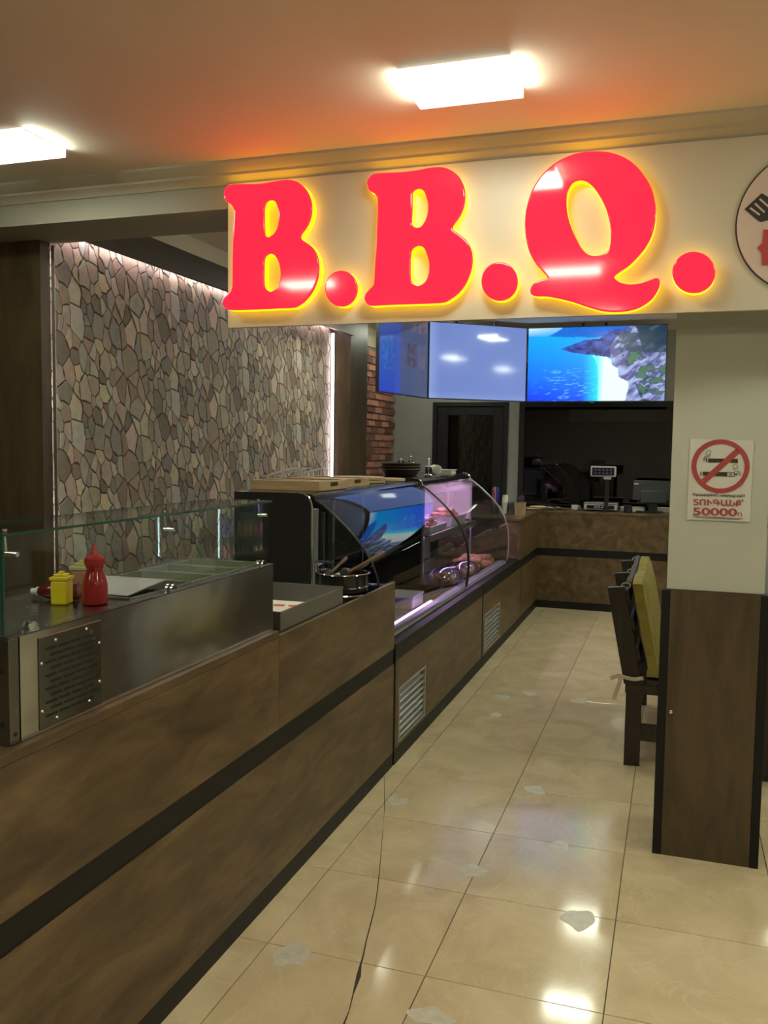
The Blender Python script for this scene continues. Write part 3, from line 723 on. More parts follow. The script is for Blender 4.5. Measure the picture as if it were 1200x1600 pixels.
# ------------------------------------------------------------------ screens
import colorsys
def vnoise(x, y, s=0):
    def h(i, j):
        n = (i*374761393 + j*668265263 + s*69069) & 0xffffffff; n = ((n ^ (n >> 13))*1274126177) & 0xffffffff
        return ((n ^ (n >> 16)) & 0xffff)/65535
    i, j = math.floor(x), math.floor(y); u, v = x-i, y-j; u = u*u*(3-2*u); v = v*v*(3-2*v)
    return (h(i, j)*(1-u)+h(i+1, j)*u)*(1-v)+(h(i, j+1)*(1-u)+h(i+1, j+1)*u)*v
def fbm(x, y, s=0, o=4): return sum(vnoise(x*2**k, y*2**k, s+k)*.5**(k+1) for k in range(o))/(1-.5**o)
def lerp(a, b, t): t = max(0, min(1, t)); return tuple(p+(q-p)*t for p, q in zip(a, b))
def inpoly(x, y, P):
    c = False; n = len(P)
    for i in range(n):
        (x0, y0), (x1, y1) = P[i], P[i-1]
        if (y0 > y) != (y1 > y) and x < (x1-x0)*(y-y0)/(y1-y0)+x0: c = not c
    return c
CLIFF = [(.775, -.02), (.71, .05), (.64, .16), (.595, .32), (.62, .51), (.665, .56), (.675, .68), (.735, .74), (.75, .82), (.72, 1.02), (1.02, 1.02), (1.02, -.02)]
SANDP = [(.47, .37), (.50, .44), (.515, .52), (.525, .68), (.525, 1.02), (.76, 1.02), (.76, .78), (.68, .60), (.62, .45), (.56, .39)]
HEAD = [(.235, .29), (.34, .22), (.433, .17), (.526, .165), (.595, .07), (.66, .04), (.72, .03), (.70, .30), (.60, .42), (.526, .39), (.433, .375), (.34, .345)]
FARP = [(.15, .115), (.25, .02), (.27, -.02), (.80, -.02), (.72, .08), (.60, .12), (.50, .145), (.36, .135)]
def beach(u, v):   # u right, v up, 0..1
    w = 1-v; j = .022*(fbm(u*14, w*12, 21)-.5); uj, wj = u+j, w+.020*(fbm(u*13+5, w*13, 22)-.5)
    sea = lerp(srgb(0, 165, 250), srgb(0, 50, 250), (w-.18)*1.15-.35*(u-.2))
    sea = lerp(sea, srgb(0, 225, 255), 1-abs(.53-u)/.12) if .25 < w else sea
    if w > .55: sea = lerp(sea, srgb(130, 205, 255), 3.2*max(0, fbm(u*30+w*26, w*62, 9)-.60)*min(1, u*4))
    if w < .12: sea = lerp(sea, srgb(200, 235, 255), (.12-w)*9*max(0, 1-u*2.6))
    c = sea
    if inpoly(uj*.25+u*.75, w, SANDP): c = lerp(srgb(110, 250, 255), srgb(226, 240, 236), (u-.52)*22)
    if inpoly(uj, wj, FARP): c = lerp(srgb(0, 70, 185), srgb(10, 120, 225), fbm(u*12, w*20, 6))
    if inpoly(uj, wj, HEAD): c = lerp(srgb(4, 14, 90), srgb(62, 92, 200), (fbm(u*26+w*10, w*24-u*8, 3)-.30)*2.0)
    if inpoly(uj, wj, CLIFF):
        st = fbm(u*26+w*15, w*9-u*5, 4, 5); q = lerp(srgb(16, 32, 110), srgb(176, 200, 244), (st-.34)*2.7)
        q = lerp(q, srgb(134, 128, 178), .30)
        g = fbm(u*13+w*5, w*12-u*6, 8); dd = (u-.62)+.25*(.5-w)
        if dd > .10 and g > .50: q = lerp(q, srgb(12, 48, 74), .8)
        if w > .35 and dd > .12 and g > .57: q = lerp(q, srgb(72, 118, 70), .75)
        if w < .36 and u > .80+.4*(w-.1)*.4: q = lerp(q, srgb(8, 46, 66), .85)
        c = q
    return c
def blank(u, v):
    b = lerp(srgb(98, 118, 190), srgb(128, 152, 215), .4+.5*fbm(u*2, v*2, 3)); b = lerp(b, srgb(160, 185, 240), max(0, 1-u*9)*.5+max(0, .10-v)*3)
    return b
def menu(u, v):
    b = lerp(srgb(62, 68, 98), srgb(92, 98, 128), .5+.5*v*.6)
    if u < .42 and v < .86: b = lerp(srgb(58, 82, 205), srgb(70, 100, 190), v)  # blue left area is a reflection on the screen, painted into the picture
    for (x0, x1, y0, y1, ca, cb, sd) in [(.05, .28, .27, .68, (45, 75, 190), (80, 115, 210), 3), (.55, .73, .36, .66, (45, 42, 60), (120, 95, 90), 5), (.78, .94, .36, .66, (85, 85, 112), (135, 120, 130), 6), (.44, .50, .32, .66, (70, 70, 105), (115, 105, 125), 7), (.77, .97, .80, 1.0, (85, 80, 105), (140, 115, 110), 8), (.60, .74, .80, 1.0, (90, 92, 120), (135, 120, 122), 9), (.33, .52, .88, 1.0, (90, 75, 85), (170, 110, 85), 11), (.08, .27, .92, 1.0, (70, 65, 85), (120, 85, 80), 12)]:
        if x0 < u < x1 and y0 < v < y1: b = lerp(srgb(*ca), srgb(*cb), fbm(u*26, v*22, sd)*1.6-.3)
    return b
def tv(A, Bp, z0, z1, nm, lab, pic, mat, nx, ny, rods=()):
    A = Vector((A[0], A[1], 0)); Bp = Vector((Bp[0], Bp[1], 0)); u = (Bp-A); W = u.length; u.normalize(); nrm = Vector((u.y, -u.x, 0))   # faces the hall
    t = thing('television', ((A+Bp)/2).to_3d()+Vector((0, 0, z0)), lab, 'television', 'wall of three televisions')
    def P(a, b, d): q = A+u*a-nrm*d; return Vector((q.x, q.y, b))
    def bx(a0, a1, b0, b1, d0, d1): return MB().hexa([P(a0, b0, d0), P(a1, b0, d0), P(a1, b0, d1), P(a0, b0, d1), P(a0, b1, d0), P(a1, b1, d0), P(a1, b1, d1), P(a0, b1, d1)])
    bx(.004, W-.004, z0+.004, z1-.004, .004, .035).build('body', 'black_plastic', t, bevel=.004)
    bx(W*.2, W*.8, z0+.04, z0+(z1-z0)*.55, .036, .07).build('rear_bulge', 'black_plastic', t, bevel=.01)
    f = MB(); f.v += bx(0, W, z0, z0+.010, 0, .03).v; f.f += bx(0, W, z0, z0+.010, 0, .03).f
    for g in (bx(0, W, z1-.007, z1, 0, .03), bx(0, .007, z0+.010, z1-.007, 0, .03), bx(W-.007, W, z0+.010, z1-.007, 0, .03)): f.add(g.v, g.f)
    f.build('bezel', 'black_frame', t)
    bx(W*.47, W*.50, z0-.008, z0, .004, .02).build('sensor', 'chrome', t)
    m = MB(); cols = []
    for j in range(ny+1):
        for i in range(nx+1):
            m.v.append(P(.007+(W-.014)*i/nx, z0+.010+(z1-z0-.017)*j/ny, .002)); cols.append(pic(i/nx, j/ny))
    for j in range(ny):
        for i in range(nx): a = j*(nx+1)+i; m.f.append((a, a+1, a+nx+2, a+nx+1))
    m.build('screen', mat, t, col=cols)
    for a in rods: bx(W*a-.012, W*a+.012, z1-.25, ZI-.001, .072, .09).build('hanger', 'black_frame', t)
    return t
tv((-1.478, 9.005), (-.124, 9.0), 2.124, 2.874, 'sea', 'lit television showing a blue sea bay with beach and cliffs', beach, 'screen_bright', 256, 142, (.40, .565))
tv((-2.325, 8.305), (-1.483, 9.000), 2.124, 2.874, 'blank', 'lit television with a plain pale blue screen', blank, 'screen_dim', 48, 28, (.3, .7))
tv((-2.470, 7.225), (-2.330, 8.300), 2.124, 2.874, 'menu', 'dim television with small food pictures beside the brick wall', menu, 'screen_faint', 120, 80, (.3, .7))

# ------------------------------------------------------------------ near service counter
XF = -1.335
t = thing('service_counter', (-1.7, 2.2, 0), 'long brown wood service counter with black bands under the steel topping cooler', 'counter')
TH = .018
B(XF-TH, XF, -.6, 2.832, .620, .958).build('front_panel', 'wood_counter', t)
tag(B(XF-TH, XF, 2.834, 4.205, .620, .963).build('front_panel', 'wood_counter', t), 'upper wood panel with bare top edge')
B(XF-TH, XF, -.6, 4.205, .075, .540).build('front_panel', 'wood_counter', t)
B(XF-TH-.002, XF-.004, -.6, 4.205, .541, .619).build('black_band', 'black_laminate', t)
B(XF-TH-.004, XF-.001, -.6, 4.205, 0, .074).build('kick_plate', 'black_laminate', t)
B(XF-.032, XF+.0005, -.6, 2.832, .959, .983).build('ledge', 'wood_counter', t, bevel=.001)
B(-1.95, XF-.033, -.6, 2.832, .960, .983).build('worktop', 'wood_counter', t)
B(-1.95, XF-TH-.001, 2.834, 4.06, .865, .895).build('inner_worktop', 'steel_brushed', t)
B(-1.95, -1.93, -.6, 4.06, .02, .86).build('rear_panel', 'wood_counter', t)
B(-1.929, XF-TH-.004, 4.06, 4.075, .02, .86).build('end_panel', 'wood_counter', t)

# ------------------------------------------------------------------ steel topping cooler with glass canopy
UY0, UY1, UX0, UX1, UZ0, UZ1 = 1.515, 2.828, -1.715, -1.358, .985, 1.226
t = thing('topping_cooler', ((UX0+UX1)/2, (UY0+UY1)/2, UZ0), 'stainless steel topping cooler with glass canopy on the wood counter', 'food cooler')
# body: front, ends, back and the solid deck part
m = MB(); m.box(UX1-.012, UX1, UY0+.034, UY1, UZ0, UZ1-.004); m.box(UX0, UX0+.012, UY0+.034, UY1, UZ0, UZ1-.004); m.box(UX0+.012, UX1-.012, UY1-.012, UY1, UZ0, UZ1-.004); m.box(UX0+.012, UX1-.012, UY0+.034, UY0+.05, UZ0, UZ1-.004); m.box(UX0+.012, UX1-.012, UY0+.05, UY1-.012, UZ0, UZ0+.02)
m.build('body', 'steel', t)
B(UX0, UX1, UY0, UY0+.031, UZ0, UZ1-.004).build('end_panel', 'steel_dark', t, bevel=.002)
# deck: solid by the bottles, open frame over the pans
PY0 = 2.00
m = MB(); m.box(UX0-.003, UX1+.002, UY0-.003, PY0, UZ1-.003, UZ1); m.box(UX0-.003, UX0+.035, PY0, UY1+.002, UZ1-.003, UZ1); m.box(UX1-.030, UX1+.002, PY0, UY1+.002, UZ1-.003, UZ1); m.box(UX0+.035, UX1-.030, UY1-.02, UY1+.002, UZ1-.003, UZ1)
m.build('deck', 'steel_dark', t)
# pans with rims and food
py = [PY0+.004+i*(UY1-.02-PY0-.008)/5 for i in range(6)]
foods = ['sauce_dark', 'sauce_dark', 'lettuce', 'lettuce', 'lettuce']
for i in range(5):
    a, b = py[i]+.004, py[i+1]-.004; x0, x1 = UX0+.04, UX1-.035
    m = MB(); m.box(x0, x0+.004, a, b, UZ1-.12, UZ1+.004); m.box(x1-.004, x1, a, b, UZ1-.12, UZ1+.004); m.box(x0+.004, x1-.004, a, a+.004, UZ1-.12, UZ1+.004); m.box(x0+.004, x1-.004, b-.004, b, UZ1-.12, UZ1+.004); m.box(x0+.004, x1-.004, a+.004, b-.004, UZ1-.12, UZ1-.116)
    m.box(x0-.006, x1+.006, a-.005, a, UZ1+.001, UZ1+.006); m.box(x0-.006, x1+.006, b, b+.005, UZ1+.001, UZ1+.006)
    p = m.build('pan', 'alu', t)
    f = MB(); rd = random.Random(i)
    f.box(x0+.005, x1-.005, a+.005, b-.005, UZ1-.115, UZ1-.075)
    for k in range(14): f.blob((rd.uniform(x0+.04, x1-.04), rd.uniform(a+.035, b-.035), UZ1-.068), (.032, .026, .018), k+i*20, .35, 8, 5)
    f.build('filling', foods[i], p, smooth=True)
# hinged pan lids: two open plates
for (y0, ang) in ((2.02, .36), (2.36, .20)):
    m = MB(); l = .20
    m.hexa([Vector((UX0+.05, y0, UZ1+.006)), Vector((UX1-.05, y0, UZ1+.006)), Vector((UX1-.05, y0+l*math.cos(ang), UZ1+.006+l*math.sin(ang)*.25)), Vector((UX0+.05, y0+l*math.cos(ang), UZ1+.006+l*math.sin(ang)*.25)),
            Vector((UX0+.05, y0, UZ1+.009)), Vector((UX1-.05, y0, UZ1+.009)), Vector((UX1-.05, y0+l*math.cos(ang), UZ1+.009+l*math.sin(ang)*.25)), Vector((UX0+.05, y0+l*math.cos(ang), UZ1+.009+l*math.sin(ang)*.25))])
    if y0 < 2.2: m.build('pan_lid', 'alu', t)
# front vent plate
def slot(m, y0, y1, z, h, x, n=4):
    pts = []
    for i in range(n+1): a = PI/2+PI*i/n; pts.append((y0+h*math.cos(a), z+h*math.sin(a)))
    for i in range(n+1): a = -PI/2+PI*i/n; pts.append((y1+h*math.cos(a), z+h*math.sin(a)))
    m.prism(pts, 'x', x, x+.0008)
vp0, vp1 = atX(58, 1003, UX1), atX(155, 967, UX1); vb = atX(62, 1146, UX1)
VY0, VY1, VZ0, VZ1 = 1.607, 1.832, .992, 1.206
v = B(UX1, UX1+.003, VY0, VY1, VZ0, VZ1).build('vent_plate', 'steel_dark', t, bevel=.001)
m = MB()
for r_ in range(11):
    z = VZ1-.030-r_*.0156; sh = 0 if r_ % 2 == 0 else .018
    for c in range(4):
        y = VY0+.022+sh+c*.0455
        if y+.034 < VY1-.012: slot(m, y, y+.034, z, .0028, UX1+.003)
m.build('slot', 'dark_hole', v)
for (a, b) in [(.25, .93), (.75, .95), (.03, .72), (.965, .74), (.965, .28), (.03, .20), (.25, .07), (.78, .10)]:
    sc = MB().lathe([(.0001, .0035), (.0028, .0032), (.0042, .0014), (.0044, 0)], n=12).build('screw', 'chrome', v, smooth=True, local=True)
    sc.rotation_euler = (0, PI/2, 0); sc.location = Vector((UX1+.003, VY0+(VY1-VY0)*a, VZ0+(VZ1-VZ0)*b))-ORG[t.name]
# end panel slots and holes
m = MB()
def xslot(m, x0, x1, z, h, y):
    pts = []
    for i in range(5): a = PI/2+PI*i/4; pts.append((x0+h*math.cos(a), z+h*math.sin(a)))
    for i in range(5): a = -PI/2+PI*i/4; pts.append((x1+h*math.cos(a), z+h*math.sin(a)))
    m.prism(pts, 'y', y-.0008, y)
for r_ in range(11):
    z = UZ0+.030+r_*.0165; sh = 0 if r_ % 2 == 0 else .018
    for c in range(6):
        x = UX1-.030-.036-sh-c*.050
        if x > UX0+.03: xslot(m, x, x+.034, z, .0026, UY0)
e2 = m.build('slot', 'dark_hole', t)
for z in (UZ0+.045, UZ0+.165): MB().prism([(UX1-.022+.006*math.cos(2*PI*i/12), z+.006*math.sin(2*PI*i/12)) for i in range(12)], 'y', UY0-.0008, UY0).build('hole', 'dark_hole', t)
MB().prism([(UY0+.016+.005*math.cos(2*PI*i/12), UZ0+.022+.005*math.sin(2*PI*i/12)) for i in range(12)], 'x', UX1, UX1+.0008).build('hole', 'dark_hole', t)
# canopy
GX, GB, GZ = -1.377, -1.602, 1.448
B(GX-.003, GX+.003, UY0+.006, UY1-.006, UZ1+.002, GZ-.004).build('front_pane', 'glass_clear', t)
gt = B(GB, GX+.004, UY0+.004, UY1+.02, GZ-.003, GZ+.003).build('top_pane', 'glass_clear', t)
m = MB(); m.box(GX+.004, GX+.006, UY0+.004, UY1+.02, GZ-.003, GZ+.003); m.box(GB, GX+.004, UY0+.002, UY0+.004, GZ-.003, GZ+.003); m.box(GB-.002, GB, UY0+.004, UY1+.02, GZ-.003, GZ+.003); m.build('green_edge', 'glass_edge', gt)
for y in (UY0+.010, UY1-.016):
    g = MB().prism([(GX-.004, UZ1+.002), (GX-.004, GZ-.004), (GB+.0, GZ-.004), (UX0+.05, UZ1+.05), (UX0+.05, UZ1+.002)], 'y', y, y+.006).build('end_pane', 'glass_clear', t)
    if y < 2: B(GX-.0035, GX+.0035, y-.006, y-.001, UZ1+.002, GZ-.004).build('green_edge', 'glass_edge', g)
    else: B(GX-.0035, GX-.0005, y+.007, y+.009, UZ1+.002, GZ-.004).build('green_edge', 'glass_clear', g)
for y in (1.605, 2.19, 2.775):
    m = MB()
    for dx in (-.011, .005): m.prism([(y+.016*math.cos(PI*i/10), UZ1+.001+.018*math.sin(PI*i/10)) for i in range(11)], 'x', GX+dx, GX+dx+.006)
    m.build('glass_clamp', 'chrome', t, smooth=True)
m = MB()
for dy in (-.004, .012): m.prism([(GX-.045+.016*math.cos(PI*i/10), UZ1+.001+.018*math.sin(PI*i/10)) for i in range(11)], 'y', UY0+dy, UY0+dy+.005)
m.build('glass_clamp', 'chrome', t, smooth=True)
for y in (1.555, 2.19, 2.79):
    m = MB(); m.tube([(GX+.012, y, GZ-.045), (GX-.022, y, GZ-.045)], .006, 10); m.tube([(GX-.018, y, GZ-.045), (GX-.022, y, GZ+.002)], .003, 8); m.tube([(GX-.022, y, GZ+.004), (GX-.022, y, GZ+.010)], .006, 10)
    m.build('bracket', 'chrome', t, smooth=True)

# ------------------------------------------------------------------ bottles on the cooler deck
ZD = UZ1
def lathe_thing(name, lab, cat, loc, parts, grp=None, rot=None, s=1):
    t = thing(name, loc, lab, cat, grp, rot)
    for pn, mat, prof in parts: MB().lathe([(r*s, z*s) for r, z in prof], n=28).build(pn, mat, t, smooth=True, local=True)
    return t
bp = atZ(145, 945, ZD)
t = lathe_thing('ketchup_bottle', 'shiny red squeeze bottle with pointed red cap on the steel deck', 'squeeze bottle', (bp.x-.004, bp.y+.015, ZD), [
    ('body', 'red_plastic', [(.030, 0), (.034, .003), (.034, .045), (.033, .055), (.028, .072), (.022, .086), (.0205, .094), (.0225, .098), (.0225, .103)]),
    ('cap', 'red_cap', [(.023, .1035), (.0265, .108), (.0275, .116), (.0265, .124), (.019, .130), (.012, .133), (.0095, .140), (.006, .152), (.003, .163), (.0015, .164)])], s=.98)
def carton(loc, lab, body, cap, lean=0.0, name='sauce_bottle', s=1.0):
    t = thing(name, loc, lab, 'squeeze bottle', 'sauce bottles', (0, lean, R(15)))
    MB().box(-.022*s, .022*s, -.022*s, .022*s, 0, .064*s).build('body', body, t, bevel=.005, local=True)
    m = MB(); m.box(-.024*s, .024*s, -.024*s, .024*s, .0645*s, .073*s); m.box(-.016*s, .016*s, -.016*s, .016*s, .0731*s, .080*s); m.box(-.006*s, .006*s, -.006*s, .006*s, .0801*s, .087*s)
    m.build('cap', cap, t, bevel=.0012, local=True); return t
p = atZ(98, 946, ZD); carton((p.x-.018, p.y+.02, ZD), 'yellow mustard bottle with stepped yellow cap beside the red bottle', 'yellow_plastic', 'yellow_plastic', 0, 'mustard_bottle', 1.0)
p = atZ(112, 935, ZD); carton((p.x-.01, p.y+.06, ZD), 'small bottle of pinkish sauce with pale yellow cap', 'pink_sauce', 'pale_cap', 0, 'sauce_bottle', 1.12)
p = atZ(66, 938, ZD)
t = thing('lying_bottle', (p.x+.015, p.y+.012, ZD+.024), 'dark red sauce bottle lying on its side with white cap', 'squeeze bottle', None, (0, -PI/2-.02, R(18)))
MB().lathe([(.010, .030), (.012, .024), (.020, .006), (.023, -.01), (.0235, -.075), (.021, -.082)], n=24, sy=1).build('body', 'ketchup_dark', t, smooth=True, local=True)
MB().lathe([(.012, .031), (.012, .035), (.0085, .036), (.0085, .049), (.006, .050)], n=20).build('cap', 'white_plastic', t, smooth=True, local=True)

# ------------------------------------------------------------------ steel tray with printed papers
tx0, tx1, ty0, ty1, tz0, tz1 = -1.76, -1.362, 2.90, 3.535, .8955, 1.036
t = thing('steel_tray', ((tx0+tx1)/2, (ty0+ty1)/2, tz0), 'deep open stainless steel tray behind the wood counter edge', 'tray')
m = MB(); m.box(tx0, tx0+.003, ty0, ty1, tz0, tz1); m.box(tx1-.003, tx1, ty0, ty1, tz0, tz1); m.box(tx0+.003, tx1-.003, ty0, ty0+.003, tz0, tz1); m.box(tx0+.003, tx1-.003, ty1-.003, ty1, tz0, tz1); m.box(tx0+.003, tx1-.003, ty0+.003, ty1-.003, tz0, tz0+.003)
m.build('tray_body', 'steel_brushed', t); 
m = MB(); m.tube([(tx0, ty0, tz1), (tx1, ty0, tz1), (tx1, ty1, tz1), (tx0, ty1, tz1), (tx0, ty0, tz1)], .0025, 6); m.build('rim', 'steel', t, smooth=True)
t = thing('printed_papers', (-1.52, 3.16, tz0+.004), 'loose stack of white papers with red print in the steel tray', 'papers')
for k in range(4):
    m = MB(); n = 12; a = .06*k-.08; c = Vector((-1.53+.006*k, 3.16-.012*k, 0)); g = []
    for j in range(n+1):
        for i in range(2):
            u = -.10+.20*i; vv = -.18+.36*j/n; z = tz0+.030+.011*k+.014*math.sin(j*1.1+k)+.045*(j/n)**2
            g.append((c.x+u*math.cos(a)-vv*math.sin(a), c.y+u*math.sin(a)+vv*math.cos(a), z))
    for j in range(n): m.quad(g[2*j], g[2*j+1], g[2*j+3], g[2*j+2])
    o = m.build('sheet', 'white_paper', t); sd = o.modifiers.new('s', 'SOLIDIFY'); sd.thickness = .001
    if k == 3:
        m = MB()
        for j in range(1, n-1, 2):
            A = [Vector(g[2*j]), Vector(g[2*j+1]), Vector(g[2*j+3]), Vector(g[2*j+2])]
            def bl(u, v_): return (A[0]*(1-u)+A[1]*u)*(1-v_)+(A[3]*(1-u)+A[2]*u)*v_+Vector((0, 0, .0012))
            for (u0, u1) in ((.08, .30), (.38, .62), (.70, .92)): m.quad(bl(u0, .3), bl(u1, .3), bl(u1, .62), bl(u0, .62))
        m.build('print', 'red_print', o)

# ------------------------------------------------------------------ pots with basting brushes
PC = (-1.505, 3.905, .8955)
t = thing('cooking_pot', PC, 'two stacked round steel pans behind the wood counter edge', 'pan')
MB().lathe([(.112, .0), (.120, .004), (.122, .050), (.119, .050), (.117, .008), (.001, .006)], PC, 40).build('lower_pan', 'black_gloss', t, smooth=True)
MB().lathe([(.122, .046), (.133, .048), (.135, .051), (.133, .054), (.122, .055)], PC, 40, close=False).build('lower_rim', 'chrome', t, smooth=True)
MB().lathe([(.116, .060), (.122, .064), (.124, .146), (.121, .146), (.119, .120), (.001, .118)], PC, 40).build('upper_pan', 'black_gloss', t, smooth=True)
MB().lathe([(.122, .082), (.128, .084), (.128, .088), (.122, .090)], PC, 40, close=False).build('middle_ring', 'chrome', t, smooth=True)
MB().lathe([(.120, .146), (.134, .147), (.137, .150), (.134, .153), (.120, .152)], PC, 40, close=False).build('upper_rim', 'chrome', t, smooth=True)
MB().lathe([(.001, .126), (.110, .124), (.117, .120)], PC, 32, close=False).build('sauce', 'sauce_dark', t, smooth=True)
def brush(loc, rot, lab, hl):
    t = thing('basting_brush', loc, lab, 'brush', 'basting brushes in the pan', rot)
    B(-.022, .022, -.012, .012, -.045, .0).build('head', 'black_plastic', t, bevel=.003, local=True)
    m = MB()
    for i in range(7): m.box(-.020+i*.0058, -.0155+i*.0058, -.010, .010, -.058, -.0455)
    m.build('bristles', 'napkin', t, local=True)
    MB().lathe([(.006, .0005), (.0085, .02), (.007, .06), (.009, hl-.03), (.010, hl-.01), (.006, hl)], n=14).build('handle', 'wood_handle', t, smooth=True, local=True)
    return t
brush((-1.555, 3.88, 1.044), (R(-35), R(55), R(30)), 'basting brush with black head and short brown wood handle in the pan', .13)
brush((-1.475, 3.885, 1.046), (R(-20), R(68), R(35)), 'basting brush with long brown wood handle reaching over the pan edge', .24)
t = thing('ladle_cup', (-1.50, 3.955, 1.022), 'small dark sauce ladle with pale rim resting in the pan', 'ladle')
MB().lathe([(.012, .0), (.024, .004), (.030, .030), (.028, .030), (.022, .007), (.001, .005)], (-1.50, 3.955, 1.022), 20).build('bowl', 'steel_dark', t, smooth=True)
m = MB(); m.tube([(-1.475, 3.955, 1.05), (-1.43, 3.97, 1.062), (-1.40, 3.98, 1.085)], .0045, 8); m.build('handle', 'wood_handle', t, smooth=True)

# ------------------------------------------------------------------ refrigerated display cases
PF = [(-1.735, 1.375), (-1.690, 1.350), (-1.625, 1.298), (-1.565, 1.245), (-1.510, 1.190), (-1.460, 1.130), (-1.422, 1.065), (-1.396, 1.000), (-1.380, .930), (-1.373, .860), (-1.372, .790), (-1.377, .720), (-1.386, .662)]
def case(ya, yb, T, lab, first):
    t = thing('display_case', (-1.78, (ya+yb)/2, 0), lab, 'display case', 'curved glass display cases')
    pb = PF[::-1]
    g = MB().sheet(pb, 'y', ya+.004, yb-.004, .005).build('curved_glass', 'glass_curved', t, smooth=True)
    roof = [(-2.19, T-.032), (-2.19, T), (-1.80, T), (-1.765, T-.006), (-1.742, T-.022), (-1.733, T-.045), (-1.743, T-.045), (-1.755, T-.030), (-1.79, T-.032)]
    MB().prism(roof, 'y', ya+.03 if first else ya+.008, yb-.002).build('roof', 'black_gloss', t, smooth=True, sharp=30)
    B(-2.19, -2.165, ya+.03, yb-.03, .66, T-.034).build('rear_panel', 'black_gloss' if first else 'white_plastic', t)
    for y in [ya+(yb-ya)*k for k in (.34, .67)]: B(-2.164, -2.150, y-.02, y+.02, .66, T-.04).build('door_rail', 'alu', t)
    # bottom tub, ledge and wooden front
    B(-2.16, -1.525, ya+.03, yb-.03, .58, .648).build('tub', 'tray_black', t)
    B(-1.465, -1.395, ya+.01, yb-.01, .6375, .660).build('front_rail', 'grey_plastic', t, bevel=.003)
    return t
def base(ya, yb, gy0, gy1, lab, name):
    t = thing(name, (-1.7, (ya+yb)/2, 0), lab, 'cabinet', 'wood fronts under the display cases')
    B(XF-.02, XF, ya+.021, yb-.012 if yb < 7 else yb, .076, gz0-.0).build('panel', 'wood_counter', t)
    B(XF-.02, XF, ya+.021, gy0, gz0, gz1).build('panel', 'wood_counter', t); B(XF-.02, XF, gy1, yb-.012 if yb < 7 else yb, gz0, gz1).build('panel', 'wood_counter', t)
    B(XF-.02, XF, ya+.021, yb-.012 if yb < 7 else yb, gz1, .548).build('panel', 'wood_counter', t)
    B(XF-.022, XF+.001, ya, ya+.020, .076, .548).build('joint_trim', 'black_laminate', t)
    if yb < 7: B(XF-.022, XF+.001, yb-.011, yb, .076, .548).build('joint_trim', 'black_laminate', t)
    B(XF-.024, XF+.002, ya, yb, 0, .075).build('kick_plate', 'black_laminate', t)
    B(XF-.02, XF+.003, ya, yb, .549, .612).build('black_band', 'black_laminate', t)
    B(-1.52, XF+.003, ya, yb, .613, .636).build('ledge', 'black_laminate', t, bevel=.002)
    B(-2.16, XF-.03, ya+.02, yb-.02, .05, .56).build('cabinet_body', 'black_plastic', t)
    g = MB(); fw = .012
    g.box(XF-.015, XF+.004, gy0, gy1, gz0, gz0+fw); g.box(XF-.015, XF+.004, gy0, gy1, gz1-fw, gz1); g.box(XF-.015, XF+.004, gy0, gy0+fw, gz0+fw, gz1-fw); g.box(XF-.015, XF+.004, gy1-fw, gy1, gz0+fw, gz1-fw)
    gr = g.build('vent_grille', 'alu', t, bevel=.001)
    n = 7
    for i in range(n):
        z = gz0+fw+.006+i*(gz1-gz0-2*fw-.012)/n; hh = (gz1-gz0-2*fw-.012)/n
        MB().hexa([(XF-.028, gy0+fw, z+hh*.42), (XF-.002, gy0+fw, z), (XF-.002, gy1-fw, z), (XF-.028, gy1-fw, z+hh*.42), (XF-.028, gy0+fw, z+hh*.48), (XF-.002, gy0+fw, z+hh*.10), (XF-.002, gy1-fw, z+hh*.10), (XF-.028, gy1-fw, z+hh*.48)]).build('slat', 'slat_grey', gr)
    return t
gz0, gz1 = .098, .390
base(4.222, 6.375, 4.293, 4.805, 'wood cabinet front with wide metal vent grille beside the service counter', 'case_cabinet')
base(6.380, 7.944, 6.452, 7.060, 'wood cabinet front with metal vent grille under the violet-lit case', 'case_cabinet')
T1, T2 = 1.408, 1.424
c1 = case(4.085, 6.045, T1, 'black display case with dark interior, wooden trays on its roof', True)
c2 = case(6.055, 7.62, T2, 'curved glass display case lit violet with meat trays inside', False)
# black end panel of the first case
rp_ = [(-2.19, .64), (-1.752, .64), (-1.752, T1-.075), (-1.757, T1-.045), (-1.772, T1-.020), (-1.795, T1-.006), (-1.825, T1), (-2.19, T1)]
MB().prism(rp_[::-1], 'y', 4.085, 4.112).build('end_panel', 'black_gloss', c1, bevel=.003)
m = MB(); m.tube([(-1.751, 4.0985, .64), (-1.751, 4.0985, T1-.075), (-1.756, 4.0985, T1-.045), (-1.771, 4.0985, T1-.019), (-1.795, 4.0985, T1-.005), (-1.825, 4.0985, T1+.001)], .005, 8); m.build('end_trim', 'chrome', c1, smooth=True)
B(-1.748, -1.722, 4.100, 4.122, .66, 1.33).build('corner_post', 'alu', c1, bevel=.003)
B(-1.715, -1.700, 4.130, 4.15, .66, 1.31).build('corner_post', 'black_frame', c1)
def end_glass(t, y, seal, nm='end_glass', r_=.006):
    poly = [(-1.74, .662)]+[(a-.006, b) for a, b in PF[::-1]]
    MB().prism(poly, 'y', y, y+.005).build(nm, 'glass_clear', t)
    m = MB(); m.tube([(a+.0005, y+.0025, b) for a, b in PF], r_, 8); m.build('edge_seal', seal, t, smooth=True)
end_glass(c1, 4.092, 'black_frame')
B(-2.16, -1.715, 6.012, 6.030, .66, T1-.04).build('partition', 'black_gloss', c1)
B(-1.7145, -1.700, 6.008, 6.034, .66, T1-.05).build('partition_edge', 'alu', c1)
m = MB(); m.tube([(a+.001, 6.046, b) for a, b in PF], .0066, 8); m.build('edge_seal', 'black_frame', c1, smooth=True)
